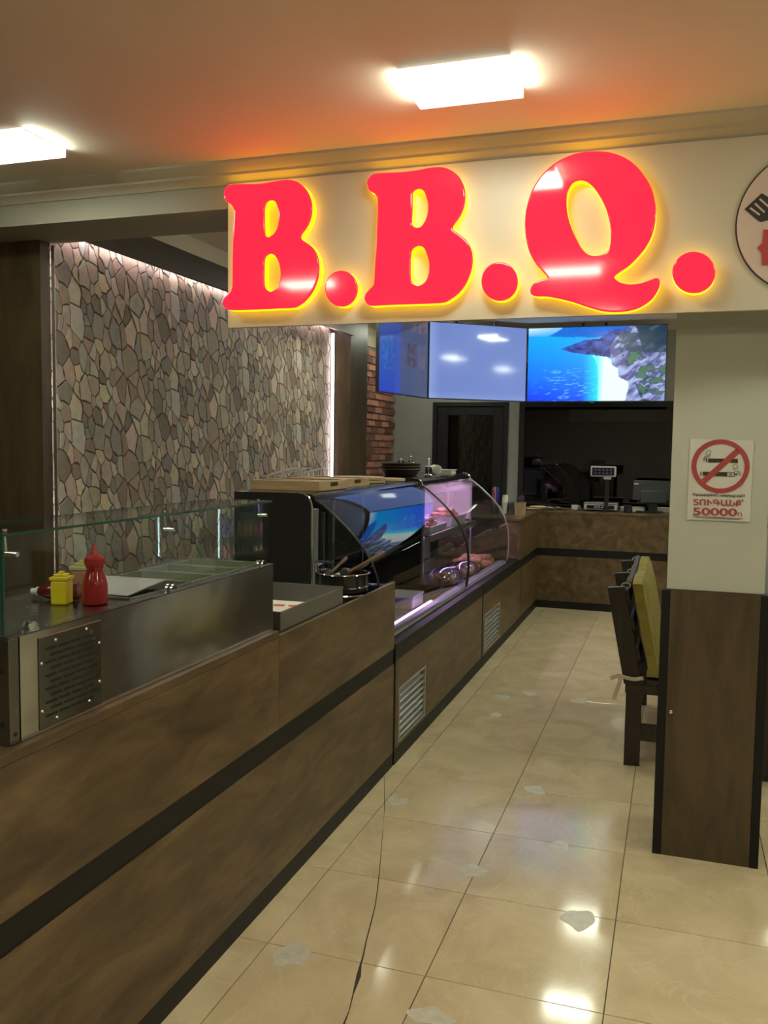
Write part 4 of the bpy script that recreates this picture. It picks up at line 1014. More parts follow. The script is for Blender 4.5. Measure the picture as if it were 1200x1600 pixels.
m = MB(); m.tube([(a-.012, 6.066, b) for a, b in PF], .004, 8); m.build('edge_strip', 'chrome', c2, smooth=True)
m = MB(); m.tube([(-1.80, 6.064, T2+.002), (-1.763, 6.064, T2-.003), (-1.738, 6.064, T2-.020), (-1.728, 6.064, T2-.05)], .006, 8); m.tube([(-1.80, 7.612, T2+.002), (-1.763, 7.612, T2-.003), (-1.738, 7.612, T2-.020), (-1.728, 7.612, T2-.05)], .006, 8); m.build('roof_hoop', 'chrome', c2, smooth=True)
end_glass(c2, 7.605, 'alu', r_=.004)
B(-2.16, -1.722, 7.586, 7.600, 1.020, T2-.040).build('end_panel', 'white_plastic', c2); B(-1.7215, -1.708, 7.584, 7.602, .66, T2-.05).build('end_post', 'alu', c2)
B(-2.15, -1.675, 6.10, 7.58, 1.000, 1.008).build('shelf', 'steel_dark', c2); B(-1.674, -1.660, 6.10, 7.58, .966, 1.016).build('shelf_edge', 'alu', c2)
B(-1.70, -1.684, 6.20, 7.52, .984, .996).build('light_tube', 'led_violet_bright', c2)
B(-2.15, -1.84, 4.16, 5.98, 1.000, 1.006).build('shelf', 'steel_dark', c1)
B(-1.86, -1.84, 6.18, 7.50, T2-.066, T2-.050).build('light_tube', 'led_pink', c2); B(-1.823, -1.817, 6.14, 7.54, T2-.070, T2-.036).build('added_light_shield', 'alu', c2); B(-1.875, -1.825, 6.14, 7.54, T2-.049, T2-.036).build('light_batten', 'lamp_housing', c2)  # shield added to keep the tube's pink streak off the floor
B(-1.462, -1.450, 4.20, 5.36, .6605, .672).build('light_strip', 'led_violet', c1); B(-1.446, -1.400, 4.20, 5.36, .6605, .668).build('strip_cover', 'alu', c1)
B(-1.80, -1.78, 4.5, 5.9, T1-.05, T1-.036).build('light_batten', 'alu', c1)

def tray(loc, sx, sy, h, lab, mat, cat='tray', grp=None, food=None, nf=22, seed=0, sz=.022, name='food_tray'):
    x, y, z = loc; t = thing(name, loc, lab, cat, grp)
    th = .004; fl_ = .012
    def ring(a0, z0, a1, z1): 
        return [(x+sgx*(sx/2+a0), y+sgy*(sy/2+a0), z+z0) for sgx, sgy in ((-1, -1), (1, -1), (1, 1), (-1, 1))], [(x+sgx*(sx/2+a1), y+sgy*(sy/2+a1), z+z1) for sgx, sgy in ((-1, -1), (1, -1), (1, 1), (-1, 1))]
    m = MB(); lv = [(-fl_, 0), (0, h), (.008, h), (.008, h-.003), (.002, h-.003), (-fl_+.002, .003)]
    vs = []
    for a, zz in lv: vs += [(x+sgx*(sx/2+a), y+sgy*(sy/2+a), z+zz) for sgx, sgy in ((-1, -1), (1, -1), (1, 1), (-1, 1))]
    fs = [(3, 2, 1, 0)]
    for k in range(len(lv)-1):
        for i in range(4): fs.append((k*4+i, k*4+(i+1) % 4, (k+1)*4+(i+1) % 4, (k+1)*4+i))
    fs.append(tuple(len(lv)*4-4+i for i in range(4)))
    m.add(vs, fs); m.build('dish', mat, t)
    return t
def pieces(x0, x1, y0, y1, z, n, mat, sz, lab, cat, name, layers=2, seed=0):
    rd = random.Random(seed)
    t = thing(name, ((x0+x1)/2, (y0+y1)/2, z), lab, cat); m = MB()
    for k in range(n):
        l = k % layers; q = 1-.25*l
        cx, cy = (x0+x1)/2, (y0+y1)/2
        m.blob((cx+(rd.uniform(x0, x1)-cx)*q, cy+(rd.uniform(y0, y1)-cy)*q, z+sz*.8+l*sz*1.1), (sz*rd.uniform(.9, 1.5), sz*rd.uniform(.9, 1.5), sz*rd.uniform(.7, 1)), seed*50+k, .3, 9, 6)
    o = m.build('pieces', mat, t, smooth=True, sharp=80); tag(o, kind='stuff'); return t
tray((-1.83, 6.44, 1.0085), .26, .50, .055, 'white tray of raw meat pieces on the upper shelf next to the black curved seal', 'tray_white', grp='meat trays')
pieces(-1.92, -1.74, 6.26, 6.62, 1.016, 60, 'meat_pink', .026, 'pile of pale pink meat pieces in the white tray next to the seal', 'meat', 'meat_pieces', 3, 1)
tray((-1.83, 7.10, 1.0085), .26, .50, .080, 'deep white tray heaped with meat at the shelf end', 'tray_white', grp='meat trays')
pieces(-1.92, -1.74, 6.92, 7.28, 1.040, 60, 'meat_pink', .027, 'heap of pink meat pieces in the deep white tray', 'meat', 'meat_pieces', 3, 2)
for (x, y, s_, lab) in [(-1.60, 6.30, (.13, .20, .115), 'large shiny film-wrapped dome of food against the black seal'), (-1.86, 6.22, (.12, .13, .10), 'small shiny film-wrapped dome of food at the case rear'), (-1.56, 6.74, (.12, .17, .105), 'film-wrapped dome of food beside the orange meat')]:
    t = thing('wrapped_food', (x, y, .649), lab, 'wrapped food', 'film-wrapped food domes')
    m = MB(); vs = []
    n = 20; prof = [(1.0, .0), (1.0, .2), (.94, .5), (.78, .78), (.5, .95), (.2, 1.0), (.001, 1.0)]
    m.lathe([(r_*s_[1], z*s_[2]) for r_, z in prof], (x, y, .649), n, sx=s_[0]/s_[1]); m.build('film', 'film', t, smooth=True, sharp=80)
    m = MB()
    for k in range(14): m.blob((x+random.uniform(-.6, .6)*s_[0], y+random.uniform(-.6, .6)*s_[1], .672+.018*(k % 2)), .024, k, .3, 8, 5)
    m.build('contents', 'meat_orange', t, smooth=True)
pieces(-1.74, -1.48, 7.02, 7.50, .649, 60, 'meat_orange', .030, 'pile of orange marinated meat on the case floor', 'meat', 'meat_pieces', 2, 3)
tray((-1.86, 4.62, .649), .46, .62, .05, 'wide empty black tray in the dark case', 'tray_black', grp='black trays')
tray((-1.62, 5.62, .649), .22, .46, .04, 'narrow black tray behind the plastic food box', 'tray_black', grp='black trays')
t = thing('food_box', (-1.60, 5.24, .649), 'pale plastic food box with milky lid in the dark case', 'food box')
B(-1.69, -1.51, 5.12, 5.36, .649, .715).build('box_body', 'food_box', t, bevel=.008); B(-1.695, -1.505, 5.115, 5.365, .7155, .728).build('lid', 'tray_white', t, bevel=.005)
t = thing('tap', (-1.70, 4.045, .8955), 'small chrome tap with black stem standing before the black end panel', 'tap')
m = MB(); m.tube([(-1.70, 4.045, .8955), (-1.70, 4.045, 1.02)], .009, 10); m.build('stem', 'black_plastic', t, smooth=True)
m = MB(); m.tube([(-1.70, 4.045, 1.021), (-1.70, 4.045, 1.06)], .011, 10); m.tube([(-1.70, 4.045, 1.05), (-1.66, 4.030, 1.062)], .006, 8); m.build('valve', 'chrome', t, smooth=True)
m = MB(); m.tube([(-1.715, 4.045, 1.066), (-1.66, 4.045, 1.070), (-1.61, 4.04, 1.063)], .006, 8); m.build('lever', 'black_plastic', t, smooth=True)

# ------------------------------------------------------------------ on the roofs of the cases
def wooden_tray(x0, x1, y0, y1, z, h, lab):
    t = thing('wooden_tray', ((x0+x1)/2, (y0+y1)/2, z), lab, 'tray', 'wooden trays on the case roof')
    w_ = .014
    B(x0, x1, y0, y0+w_, z, z+h).build('side', 'wood_light', t, bevel=.002); B(x0, x1, y1-w_, y1, z, z+h).build('side', 'wood_light', t, bevel=.002)
    B(x0, x0+w_, y0+w_, y1-w_, z, z+h).build('side', 'wood_board', t, bevel=.002); s_ = B(x1-w_, x1, y0+w_, y1-w_, z, z+h).build('side', 'wood_board', t, bevel=.002)
    m = MB(); ym = (y0+y1)/2
    slot(m, ym-.045, ym+.045, z+h*.62, .011, x1, 6); m.build('handle_slot', 'sauce_dark', s_)
    B(x0+w_, x1-w_, y0+w_, y1-w_, z, z+.006).build('bottom', 'wood_board', t)
    for k in range(4):
        xx = x0+w_+.02+k*(x1-x0-2*w_-.04)/4; B(xx, xx+(x1-x0-2*w_)/4-.02, y0+w_+.01, y1-w_-.01, z+h*.72, z+h*.86).build('slat', 'wood_board', t)
    return t
wooden_tray(-2.185, -1.785, 4.27, 4.70, T1+.0005, .052, 'pale wooden tray with oval grip holding the tongs')
wooden_tray(-2.185, -1.815, 4.72, 5.16, T1+.0005, .050, 'pale wooden tray with oval grip behind the tray of tongs')
def tongs(x, y, z, rz, lab):
    t = thing('serving_tongs', (x, y, z+.026), lab, 'tongs', 'steel tongs on the wooden tray', (0, -.20, rz))
    for s_ in (-1, 1):
        m = MB(); pts = [(-.11, 0, .006), (-.06, s_*.006, .008), (.02, s_*.015, .012), (.08, s_*.020, .013), (.12, s_*.016, .010)]
        for i in range(len(pts)-1):
            a, b = Vector(pts[i]), Vector(pts[i+1]); w_ = .010
            m.hexa([a+Vector((0, -w_, 0)), b+Vector((0, -w_, 0)), b+Vector((0, w_, 0)), a+Vector((0, w_, 0)), a+Vector((0, -w_, .003)), b+Vector((0, -w_, .003)), b+Vector((0, w_, .003)), a+Vector((0, w_, .003))])
        m.build('arm', 'alu', t, local=True)
    MB().tube([(-.112, -.008, .008), (-.118, 0, .008), (-.112, .008, .008)], .004, 6).build('spring_end', 'chrome', t, local=True, smooth=True)
for i, (q, rz) in enumerate([((436, 744), .9), ((455, 744), .8), ((481, 744), .85)]):
    z = T1+.0535; p = atZ(q[0], q[1]+4, z); 
    tongs(min(max(p.x, -2.12), -1.84), min(max(p.y, 4.33), 4.62), z, rz, ['steel serving tongs lying across the wooden tray, next to the stone wall side', 'steel serving tongs lying across the wooden tray, the middle pair', 'steel serving tongs lying across the wooden tray, next to the glass side'][i])
def rboard(x, y, z, r_, lab):
    return tag(MB().lathe([(r_-.006, 0), (r_, .004), (r_, .016), (r_-.004, .020)], (0, 0, 0), 40).build('round_board', 'wood_board', None, smooth=True), lab, 'cutting board', 'round wooden boards'), (x, y, z)
for x, y, z, r_, lab in [(-1.985, 5.44, T1+.0005, .17, 'round wooden board under another on the case roof'), (-1.995, 5.45, T1+.0215, .175, 'round wooden board lying on another board'), (-1.96, 5.83, T1+.0005, .165, 'single round wooden board next to the wicker baskets')]:
    o, l = rboard(x, y, z, r_, lab); o.location = l
def basket(z, s_, lab):
    x, y = -2.045, 6.55; t = thing('wicker_basket', (x, y, z), lab, 'basket', 'stacked dark wicker baskets')
    MB().lathe([(.115*s_, 0), (.125*s_, .004), (.158*s_, .052), (.152*s_, .052), (.120*s_, .009), (.001, .008)], (x, y, z), 36, sx=.95, sy=1.25).build('bowl', 'wicker', t, smooth=True)
    m = MB(); m.tube([(x+.158*.95*s_*math.cos(2*PI*i/32), y+.158*1.25*s_*math.sin(2*PI*i/32), z+.053) for i in range(33)], .0055, 6); m.build('rim', 'wicker', t, smooth=True)
for i, lab in enumerate(('dark wicker basket at the bottom of the stack', 'dark wicker basket in the middle of the stack', 'dark wicker basket on top of the stack')): basket(T2+.0005+i*.022, 1.0+.0*i, lab)
def stand(x, y, z, h, lab):
    t = thing('condiment_stand', (x, y, z), lab, 'condiment stand', 'chrome condiment stands')
    MB().lathe([(.034, 0), (.036, .003), (.034, .006), (.006, .010)], (x, y, z), 24).build('base', 'chrome', t, smooth=True)
    m = MB(); m.tube([(x, y, z+.008), (x, y, z+h)], .0035, 8); m.tube([(x+.03*math.cos(2*PI*i/20), y+.03*math.sin(2*PI*i/20), z+h*.6) for i in range(21)], .003, 6); m.tube([(x-.03, y, z+h*.6), (x+.03, y, z+h*.6)], .0025, 6); m.build('frame', 'chrome', t, smooth=True)
    m = MB(); m.blob((x, y, z+h+.008), .010, 1, 0, 12, 8); m.build('knob', 'chrome', t, smooth=True)
    for dx in (-.017, .017): MB().lathe([(.012, 0), (.013, .03), (.008, .045), (.008, .055), (.001, .056)], (x+dx, y, z+.012), 14).build('shaker', 'black_plastic', t, smooth=True)
stand(-2.03, 6.50, T2+.054, .065, 'chrome condiment stand sitting inside the top wicker basket'); stand(-1.985, 6.62, T2+.054, .085, 'tall chrome condiment stand with ball knob, in the basket beside the other stand'); stand(-1.90, 6.84, T2+.0005, .118, 'chrome condiment stand beside the paper roll')
t = thing('paper_roll', (-1.90, 7.06, T2+.041), 'white paper roll lying beside the chrome stand', 'paper roll', None, (0, PI/2, R(-62)))
MB().lathe([(.012, -.055), (.040, -.055), (.040, .055), (.012, .055)], n=28, close=False).build('roll', 'napkin', t, smooth=True, local=True)
MB().lathe([(.001, .0555), (.026, .0555), (.026, .072), (.001, .072)], n=24, close=False).build('end_plug', 'grey_plastic', t, smooth=True, local=True)
t = thing('napkin_pack', (-1.86, 7.28, T2+.0005), 'flat white pack of napkins on the violet-lit case roof', 'napkins')
B(-1.93, -1.80, 7.20, 7.36, T2+.0005, T2+.035).build('pack', 'napkin', t, bevel=.004); B(-1.94, -1.79, 7.19, 7.37, T2+.0355, T2+.038).build('sheet', 'napkin', t)

# ------------------------------------------------------------------ corner and checkout counters
CZ = 1.010
t = thing('corner_cabinet', (-1.7, 8.5, 0), 'tall wood corner cabinet next to the violet-lit display case', 'cabinet')
B(XF-.02, XF, 8.092, 9.088, .625, CZ-.022).build('panel', 'wood_counter', t); B(XF-.02, XF, 7.95, 8.090, .625, CZ-.022).build('panel', 'wood_counter', t); B(XF-.02, XF, 7.946, 8.078, .076, .548).build('panel', 'wood_counter', t); B(XF-.022, XF+.001, 8.079, 8.091, .076, .548).build('joint_trim', 'black_laminate', t)
B(XF-.02, XF, 8.092, 9.088, .076, .548).build('panel', 'wood_counter', t)
B(XF-.02, XF+.003, 7.946, 9.088, .549, .624).build('black_band', 'black_laminate', t); B(XF-.024, XF+.002, 7.946, 9.088, 0, .075).build('kick_plate', 'black_laminate', t)
B(-2.10, XF-.021, 7.95, 7.968, .64, CZ-.022).build('end_panel', 'wood_counter', t); B(-2.10, XF-.03, 8.0, 9.06, .05, CZ-.03).build('cabinet_body', 'black_plastic', t)
BYF = 9.09
t = thing('checkout_counter', (-.5, 9.3, 0), 'brown wood checkout counter with black bands before the dark window', 'counter')
B(XF+.001, .30, BYF, BYF+.02, .625, CZ-.022).build('panel', 'wood_counter', t); B(XF+.001, .30, BYF, BYF+.02, .076, .548).build('panel', 'wood_counter', t)
B(XF+.004, .30, BYF-.004, BYF+.018, .549, .624).build('black_band', 'black_laminate', t); B(XF+.004, .30, BYF-.003, BYF+.02, 0, .075).build('kick_plate', 'black_laminate', t)
B(XF+.004, .28, BYF+.03, 9.66, .05, CZ-.03).build('cabinet_body', 'black_plastic', t); B(.281, .30, BYF+.021, 9.66, 0, CZ-.022).build('end_panel', 'wood_counter', t)
m = MB().prism([(-2.10, 7.94), (XF+.006, 7.94), (XF+.006, BYF-.006), (.306, BYF-.006), (.306, 9.70), (-2.10, 9.70)], 'z', CZ-.0215, CZ)
tag(m.build('worktop', 'wood_counter', bevel=.002), 'brown wood worktop running around the corner to the checkout', 'worktop')

def on(px_, py_, z=CZ): p = atZ(px_, py_, z); return Vector((p.x, p.y, z+.0005))
p = on(778, 803); p = Vector((-1.665, 8.45, CZ+.0005))
t = thing('straw_cup', p, 'clear cup full of red, blue and white drinking straws', 'straws')
MB().lathe([(.030, 0), (.036, .002), (.042, .10), (.040, .10), (.034, .004), (.001, .004)], p, 24).build('cup', 'plastic_clear', t, smooth=True)
rd = random.Random(2); ms = {k: MB() for k in ('straw_red', 'straw_blue', 'straw_white')}
for k in range(26):
    a = rd.uniform(0, 6.28); r1, r2 = .024*math.sqrt(rd.random()), .036*math.sqrt(rd.random())
    o = MB().tube([(p.x+r1*math.cos(a), p.y+r1*math.sin(a), p.z+.006), (p.x+r2*math.cos(a), p.y+r2*math.sin(a), p.z+rd.uniform(.235, .262))], .0042, 7).build('straw', ('straw_red', 'straw_blue', 'straw_white', 'straw_blue')[k % 4], t, smooth=True)
def cups(x, y, n, lab, mat='plastic_clear', r_=.034, dz=.013, h=.075):
    for k in range(n):
        o = MB().lathe([(r_, 0), (r_*1.04, .001), (r_*.82, h), (r_*.80, h), (r_*.78, h-.002), (r_*.98, .003)], (0, 0, 0), 20, close=False).build('plastic_cup', mat, None, smooth=True)
        o.location = (x, y, CZ+.0005+k*dz); tag(o, ['lowest', 'second', 'third', 'fourth', 'fifth', 'sixth', 'seventh', 'eighth'][k]+' '+lab, 'cup', 'stacked plastic cups')
cups(-1.578, 8.50, 8, 'cup in the tallest upturned stack by the straws', 'white_plastic', .030, .016, .07)
cups(-1.515, 8.46, 5, 'cup in the upturned stack next to the tallest one')
cups(-1.445, 8.50, 3, 'cup in the shortest upturned stack by the stirrer box')
p = Vector((-1.395, 8.34, CZ+.0005))
t = thing('stirrer_box', p, 'pale wooden slotted box full of dark stirrers', 'box')
x0, x1, y0, y1 = p.x-.045, p.x+.040, p.y-.05, p.y+.05
for (a, b) in ((y0, y0+.005), (y1-.005, y1)):
    for k in range(6): xx = x0+k*.0148; B(xx, xx+.0105, a, b, p.z+.012, p.z+.118).build('slat', 'wood_light', t)
    B(x0, x1, a, b, p.z, p.z+.0115).build('rail', 'wood_light', t); B(x0, x1, a, b, p.z+.1185, p.z+.125).build('rail', 'wood_light', t)
for xx in (x0, x1-.004): B(xx, xx+.004, y0+.0055, y1-.0055, p.z, p.z+.125).build('side', 'wood_light', t)
for k in range(18):
    a = rd.uniform(x0+.012, x1-.012); b = rd.uniform(y0+.015, y1-.015); hh = rd.uniform(.15, .19)
    m = MB().tube([(a, b, p.z+.004), (a+rd.uniform(-.008, .008), b, p.z+hh)], .003, 6); m.blob((a, b, p.z+hh), .007, k, .2, 6, 4); m.build('stirrer', 'stirrer', t, smooth=True)
# small things along the checkout
p = on(838, 796); p = Vector((-1.38, 9.16, CZ+.0005))
t = thing('bread_bag', p, 'bag of flat bread pieces beside the stirrer box', 'bread')
for k in range(4): MB().blob((p.x+.012*k, p.y+.02*(k % 2), p.z+.0125+.021*(k//2)), (.085, .07, .0125), k, .12, 14, 6).build('loaf', 'bread', t, smooth=True)
p = Vector((-1.22, 9.36, CZ+.0005))
tag(MB().lathe([(.03, 0), (.05, .004), (.078, .022), (.075, .022), (.048, .007), (.001, .006)], p, 28).build('white_saucer', 'white_plastic', None, smooth=True), 'shallow white saucer on the checkout worktop', 'saucer')
p = Vector((-1.16, 9.20, CZ+.0005))
t = thing('plastic_tray', p, 'clear plastic lid tray with a dark spatula across it', 'tray')
B(p.x-.08, p.x+.10, p.y-.05, p.y+.05, p.z, p.z+.012).build('lid', 'plastic_clear', t, bevel=.004); 
m = MB().tube([(p.x-.10, p.y+.03, p.z+.045), (p.x+.04, p.y-.01, p.z+.019)], .0055, 8); m.build('spatula', 'black_plastic', t, smooth=True)
p = Vector((-1.0, 9.40, CZ+.0005))
t = thing('white_cup', p, 'small white cup next to the scale', 'cup')
MB().lathe([(.026, 0), (.034, .004), (.040, .050), (.037, .050), (.031, .006), (.001, .005)], p, 24).build('bowl', 'white_plastic', t, smooth=True)
m = MB(); m.tube([(p.x+.037, p.y, p.z+.040), (p.x+.058, p.y, p.z+.036), (p.x+.055, p.y, p.z+.018), (p.x+.034, p.y, p.z+.014)], .0045, 8); m.build('handle', 'white_plastic', t, smooth=True)

# scale
p = Vector((-.725, 9.36, CZ+.0005))
t = thing('weighing_scale', p, 'electronic weighing scale with raised display on a post', 'scale')
B(-.892, -.558, 9.24, 9.48, CZ+.018, CZ+.076).build('body', 'grey_plastic', t, bevel=.008); 
for sx in (-.86, -.59):
    for sy in (9.27, 9.45): MB().lathe([(.02, .0005), (.02, .018)], (sx, sy, CZ), 14).build('foot', 'black_plastic', t)
B(-.895, -.555, 9.235, 9.485, CZ+.080, CZ+.092).build('platform', 'steel_brushed', t, bevel=.004); B(-.80, -.65, 9.30, 9.42, CZ+.0765, CZ+.0798).build('platform_mount', 'black_plastic', t)
pn = B(-.862, -.585, 9.236, 9.2398, CZ+.030, CZ+.066).build('front_panel', 'display_navy', t)
me = text_mesh('ACS-40', .034, .0003); put_flat(me, 'lettering', 'letter_white', t, lambda x, y, z: (-.735+x, 9.2355-z, CZ+.037+y))
B(-.695, -.635, 9.205, 9.232, CZ+.0005, CZ+.0645).build('post_foot', 'black_plastic', t, bevel=.003)
m = MB(); m.box(-.685, -.645, 9.208, 9.230, CZ+.065, 1.345); m.build('post', 'black_plastic', t, bevel=.003)
B(-.70, -.625, 9.205, 9.235, 1.345, 1.372).build('post_head', 'grey_plastic', t, bevel=.004)
B(-.832, -.576, 9.195, 9.245, 1.3725, 1.480).build('display_head', 'grey_plastic', t, bevel=.014, seg=3)
B(-.815, -.593, 9.1935, 9.1948, 1.386, 1.466).build('display', 'display_navy', t)
m = MB()
for i in range(5):
    for j in range(2): m.box(-.79+i*.038, -.768+i*.038, 9.1925, 9.1932, 1.398+j*.034, 1.418+j*.034)
m.build('digits', 'lcd_segment', t)
# till
t = thing('till_monitor', (-.21, 9.40, CZ), 'black till with large screen and a smaller customer screen', 'till')
MB().lathe([(.11, .0005), (.112, .006), (.10, .014), (.03, .018)], (-.205, 9.36, CZ), 28, sx=1.0, sy=.7).build('foot', 'black_plastic', t, smooth=True)
B(-.255, -.165, 9.35, 9.385, CZ+.012, 1.115).build('stand', 'black_plastic', t, bevel=.004)
MB().hexa([(-.335, 9.330, 1.112), (-.078, 9.330, 1.112), (-.078, 9.345, 1.112), (-.335, 9.345, 1.112), (-.335, 9.350, 1.238), (-.078, 9.350, 1.238), (-.078, 9.365, 1.238), (-.335, 9.365, 1.238)]).build('customer_screen', 'screen_off', t, bevel=.006)
MB().hexa([(-.415, 9.39, 1.135), (-.03, 9.39, 1.135), (-.03, 9.42, 1.135), (-.415, 9.42, 1.135), (-.415, 9.425, 1.338), (-.03, 9.425, 1.338), (-.03, 9.455, 1.338), (-.415, 9.455, 1.338)]).build('main_screen', 'black_plastic', t, bevel=.006)
B(-.405, -.36, 9.405, 9.414, 1.293, 1.310).build('sticker', 'grey_plastic', t)
B(-.235, -.185, 9.366, 9.400, 1.08, 1.22).build('arm', 'black_plastic', t)
t = thing('tape_roll', (-.452, 9.30, CZ+.0005), 'dark round tape dispenser beside the scale', 'tape dispenser')
MB().lathe([(.038, 0), (.044, .004), (.044, .062), (.036, .068), (.001, .068)], (-.452, 9.30, CZ+.0005), 26).build('drum', 'screen_off', t, smooth=True); B(-.49, -.414, 9.262, 9.338, CZ+.0695, CZ+.074).build('cover', 'black_plastic', t, bevel=.002)
t = thing('card_reader', (-.34, 9.27, CZ+.0005), 'small black card reader on the checkout worktop', 'card reader')
B(-.372, -.308, 9.235, 9.305, CZ+.0005, CZ+.026).build('shell', 'black_plastic', t, bevel=.005); B(-.365, -.315, 9.25, 9.27, CZ+.0262, CZ+.0275).build('keys', 'grey_plastic', t)
for k, (x, y, a, lab) in enumerate([(-.42, 9.52, .1, 'fanned white papers behind the tape dispenser'), (-.10, 9.56, -.1, 'white papers behind the till stand')]):
    t = thing('paper_stack', (x, y, CZ+.0005), lab, 'papers')
    for j in range(5):
        o = B(-.12, .12, -.08, .08, .0005+j*.009, .0075+j*.009).build('sheet', 'white_paper', t, local=True); o.rotation_euler = (0, 0, a*j*.5)

# ------------------------------------------------------------------ bench, table
def bench(x0, dirx, lab, grp=None):
    """x0: rear leg X (outer face); dirx: +1 seat towards +X"""
    YB0, YB1 = 4.655, 5.86
    t = thing('bench', (x0+dirx*.2, (YB0+YB1)/2, 0), lab, 'bench', grp)
    X = lambda a: x0+dirx*a
    def bx(a0, a1, y0, y1, z0, z1): a, b = sorted((X(a0), X(a1))); return B(a, b, y0, y1, z0, z1)
    for y in (YB0, YB1-.045):
        bx(0, .080, y, y+.045, 0, .385).build('leg', 'wood_bench', t, bevel=.002); bx(.42, .50, y, y+.045, 0, .385).build('leg', 'wood_bench', t, bevel=.002)
        bx(.081, .419, y+.008, y+.036, .135, .222).build('stretcher', 'wood_bench', t, bevel=.002)
    bx(-.005, .51, YB0-.004, YB1+.004, .386, .430).build('seat_rail', 'wood_bench', t, bevel=.002)
    for k in range(4): bx(.10+k*.105, .10+k*.105+.095, YB0, YB1, .431, .462).build('seat_plank', 'wood_bench', t, bevel=.002)
    for y in (YB0, 5.215, YB1-.045):
        MB().hexa([(X(-.012), y, .432), (X(.078), y, .432), (X(.078), y+.045, .432), (X(-.012), y+.045, .432), (X(-.112), y, .932), (X(-.024), y, .942), (X(-.024), y+.045, .942), (X(-.112), y+.045, .932)] if dirx > 0 else
                  [(X(.078), y, .432), (X(-.012), y, .432), (X(-.012), y+.045, .432), (X(.078), y+.045, .432), (X(-.024), y, .942), (X(-.112), y, .932), (X(-.112), y+.045, .932), (X(-.024), y+.045, .942)]).build('back_post', 'wood_bench', t, bevel=.002)
    def tilt(a, z): return X(a-.204*(z-.432))
    for z in (.56, .72, .86):
        m = MB(); pts = [(tilt(.079, z), z), (tilt(.094, z), z+.002), (tilt(.094, z+.06), z+.062), (tilt(.079, z+.06), z+.06)]
        m.prism(pts, 'y', YB0+.01, YB1-.01); m.build('back_slat', 'wood_bench', t)
    # cushions: rounded, a little puffed
    def cushion(name, mat, f, nu=14, nv=10):
        m = MB(); top = []; n = nu*nv
        for sd in (0, 1):
            for j in range(nv):
                for i in range(nu):
                    u, v_ = i/(nu-1), j/(nv-1)
                    pu = (1-abs(2*u-1)**6)*(1-abs(2*v_-1)**6)
                    m.v.append(Vector(f(u, v_, (.5+.5*pu)*(1 if sd else -1) if True else 0)))
        for sd in (0, 1):
            for j in range(nv-1):
                for i in range(nu-1):
                    a = sd*n+j*nu+i; m.f.append((a, a+1, a+nu+1, a+nu))
        for i in range(nu-1): m.f += [(i, i+1, n+i+1, n+i), ((nv-1)*nu+i, (nv-1)*nu+i+1, n+(nv-1)*nu+i+1, n+(nv-1)*nu+i)]
        for j in range(nv-1): m.f += [(j*nu, (j+1)*nu, n+(j+1)*nu, n+j*nu), (j*nu+nu-1, (j+1)*nu+nu-1, n+(j+1)*nu+nu-1, n+j*nu+nu-1)]
        o = m.build(name, mat, t, smooth=True, sharp=60); return o
    cushion('back_cushion', 'olive_fabric', lambda u, v_, d: (tilt(.094, .50+.46*v_)+dirx*(.052+d*.048*(1 if d > 0 else 1)), YB0-.002+(YB1-YB0+.004)*u, .515+.445*v_+.012*math.sin(u*9)*(v_ > .5)))
    cushion('seat_cushion', 'olive_fabric', lambda u, v_, d: (X(.10+.41*v_), YB0-.002+(YB1-YB0+.004)*u, .497+.033*d))
    m = MB(); m.tube([(tilt(.100, .955), YB0+.03+(YB1-YB0-.06)*k/16, .951+.008*math.sin(k*.9)) for k in range(17)], .016, 8); m.build('cushion_back_edge', 'grey_fabric', t, smooth=True)
    for y in (YB0+.03, 5.24, YB1-.02):
        m = MB(); c = tilt(.075, .95); m.tube([(c+dirx*(.012+.022*math.cos(a)), y, .945+.014*math.sin(a)) for a in [2*PI*i/14 for i in range(15)]], .0035, 6); m.build('tie', 'ribbon', t, smooth=True)
    m = MB(); y = YB0-.006
    def rib(pts, w_=.009):
        q = [Vector((X(a), y-.002*(k % 2), z)) for k, (a, z) in enumerate(pts)]
        for i in range(len(q)-1):
            d_ = (q[i+1]-q[i]).normalized(); nn = Vector((-d_.z, 0, d_.x))*w_
            m.hexa([q[i]-nn, q[i+1]-nn, q[i+1]-nn+Vector((0, .0015, 0)), q[i]-nn+Vector((0, .0015, 0)), q[i]+nn, q[i+1]+nn, q[i+1]+nn+Vector((0, .0015, 0)), q[i]+nn+Vector((0, .0015, 0))])
    rib([(.085, .473), (.04, .462), (-.01, .468), (-.03, .475)], .010); rib([(-.03, .475), (-.055, .468), (-.08, .455)], .011); rib([(-.028, .47), (-.035, .43), (-.052, .38), (-.060, .345)], .011)
    m.build('bow', 'ribbon', t)
    return t
bench(-.205, 1, 'dark wooden bench with olive cushions behind the column')
t = thing('dining_table', (.70, 5.45, 0), 'grey topped dining table with dark wooden legs behind the column', 'table')
B(.40, 1.02, 4.62, 5.95, .715, .75).build('table_top', 'table_top', t, bevel=.004)
for x in (.43, .92):
    for y in (4.66, 5.85): B(x, x+.065, y, y+.065, 0, .64).build('leg', 'wood_bench', t, bevel=.002)
m = MB(); m.box(.43, .985, 4.66, 4.69, .641, .714); m.box(.43, .985, 5.885, 5.915, .641, .714); m.box(.43, .46, 4.691, 5.884, .641, .714); m.box(.955, .985, 4.691, 5.884, .641, .714); m.build('apron', 'wood_bench', t)

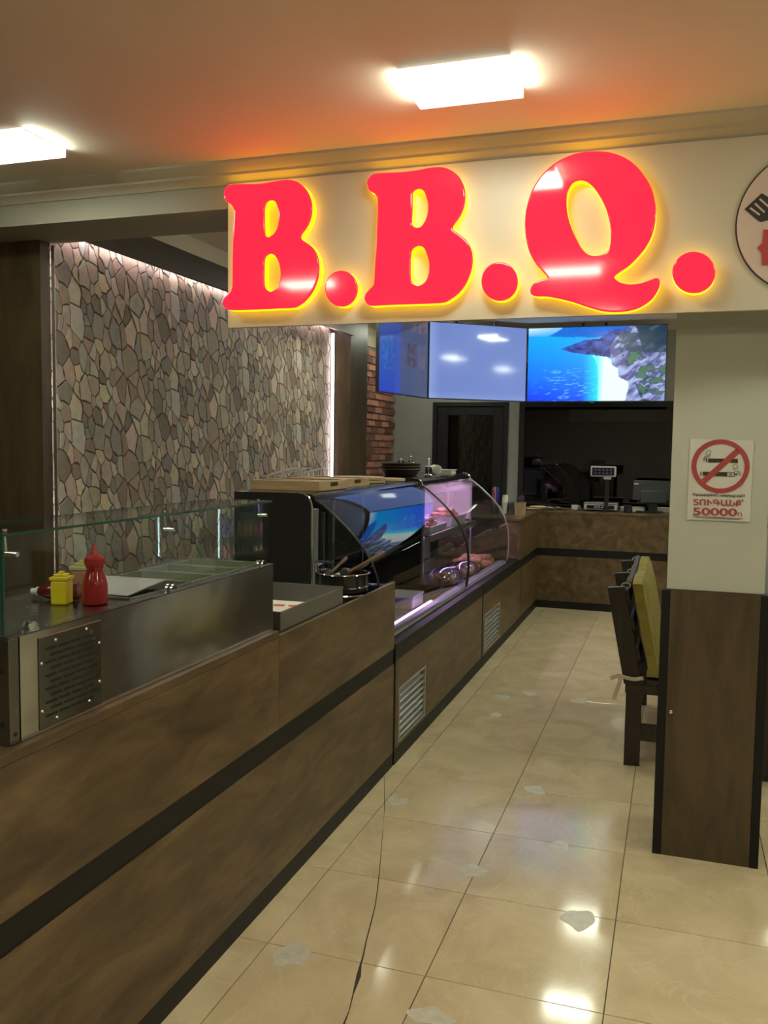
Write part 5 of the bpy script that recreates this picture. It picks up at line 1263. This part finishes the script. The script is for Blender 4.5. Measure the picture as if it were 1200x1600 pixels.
# ------------------------------------------------------------------ drinks fridges along the rear wall (seen as reflections in the glass)
dc = [srgb(210, 120, 20), srgb(30, 120, 40), srgb(180, 30, 30), srgb(200, 170, 60), srgb(40, 60, 160), srgb(90, 45, 20)]
bot = []
for k, c in enumerate(dc):
    o = MB().lathe([(.026, 0), (.029, .004), (.029, .12), (.026, .135), (.012, .17), (.012, .19), (.001, .191)], n=14).build('drink_bottle', 'drink', None, smooth=True, col=c); bot.append(o)
    tag(o, 'drinks bottle on a fridge shelf', 'bottle', 'drinks bottles in the fridges')
used = [False]*len(bot)
for fi, fx in enumerate((1.75, 2.58)):
    t = thing('drinks_fridge', (fx+.35, 9.53, 0), ['lit glass-door drinks fridge next to the dark window', 'lit glass-door drinks fridge in the room corner'][fi], 'fridge', 'drinks fridges')
    x0, x1, y0, y1 = fx, fx+.70, 9.24, 9.82
    m = MB(); m.box(x0, x0+.03, y0, y1, .0, 1.95); m.box(x1-.03, x1, y0, y1, 0, 1.95); m.box(x0+.03, x1-.03, y1-.03, y1, 0, 1.95); m.box(x0+.03, x1-.03, y0, y1-.03, 1.78, 1.95); m.box(x0+.03, x1-.03, y0, y1-.03, 0, .20); m.build('body', 'white_plastic', t, bevel=.004)
    m = MB(); m.box(x0, x0+.05, y0-.045, y0-.004, .21, 1.77); m.box(x1-.05, x1, y0-.045, y0-.004, .21, 1.77); m.box(x0+.05, x1-.05, y0-.045, y0-.004, .21, .27); m.box(x0+.05, x1-.05, y0-.045, y0-.004, 1.71, 1.77); d = m.build('door', 'black_frame', t, bevel=.003)
    B(x0+.05, x1-.05, y0-.03, y0-.02, .27, 1.71).build('pane', 'glass_fridge', d)
    for x in (x0+.034, x1-.044): B(x, x+.010, y0+.006, y0+.016, .24, 1.74).build('light_strip', 'led_cool', t)
    for k in range(5):
        z = .26+k*.29; B(x0+.031, x1-.031, y0+.03, y1-.04, z, z+.008).build('shelf', 'alu', t)
        for q in range(9):
            kk = (q//3+k*2+fi) % len(bot); loc = (x0+.075+q*.068, y0+.10, z+.0085)
            if not used[kk]: used[kk] = True; c = bot[kk]
            else: c = bot[kk].copy(); COL.objects.link(c)
            c.location = loc; c['label'] = '%s drinks bottle on the %s shelf of the fridge %s' % (['orange', 'green', 'red', 'yellow', 'blue', 'brown'][kk], ['lowest', 'second', 'third', 'fourth', 'top'][k], ['next to the dark window', 'in the room corner'][fi])
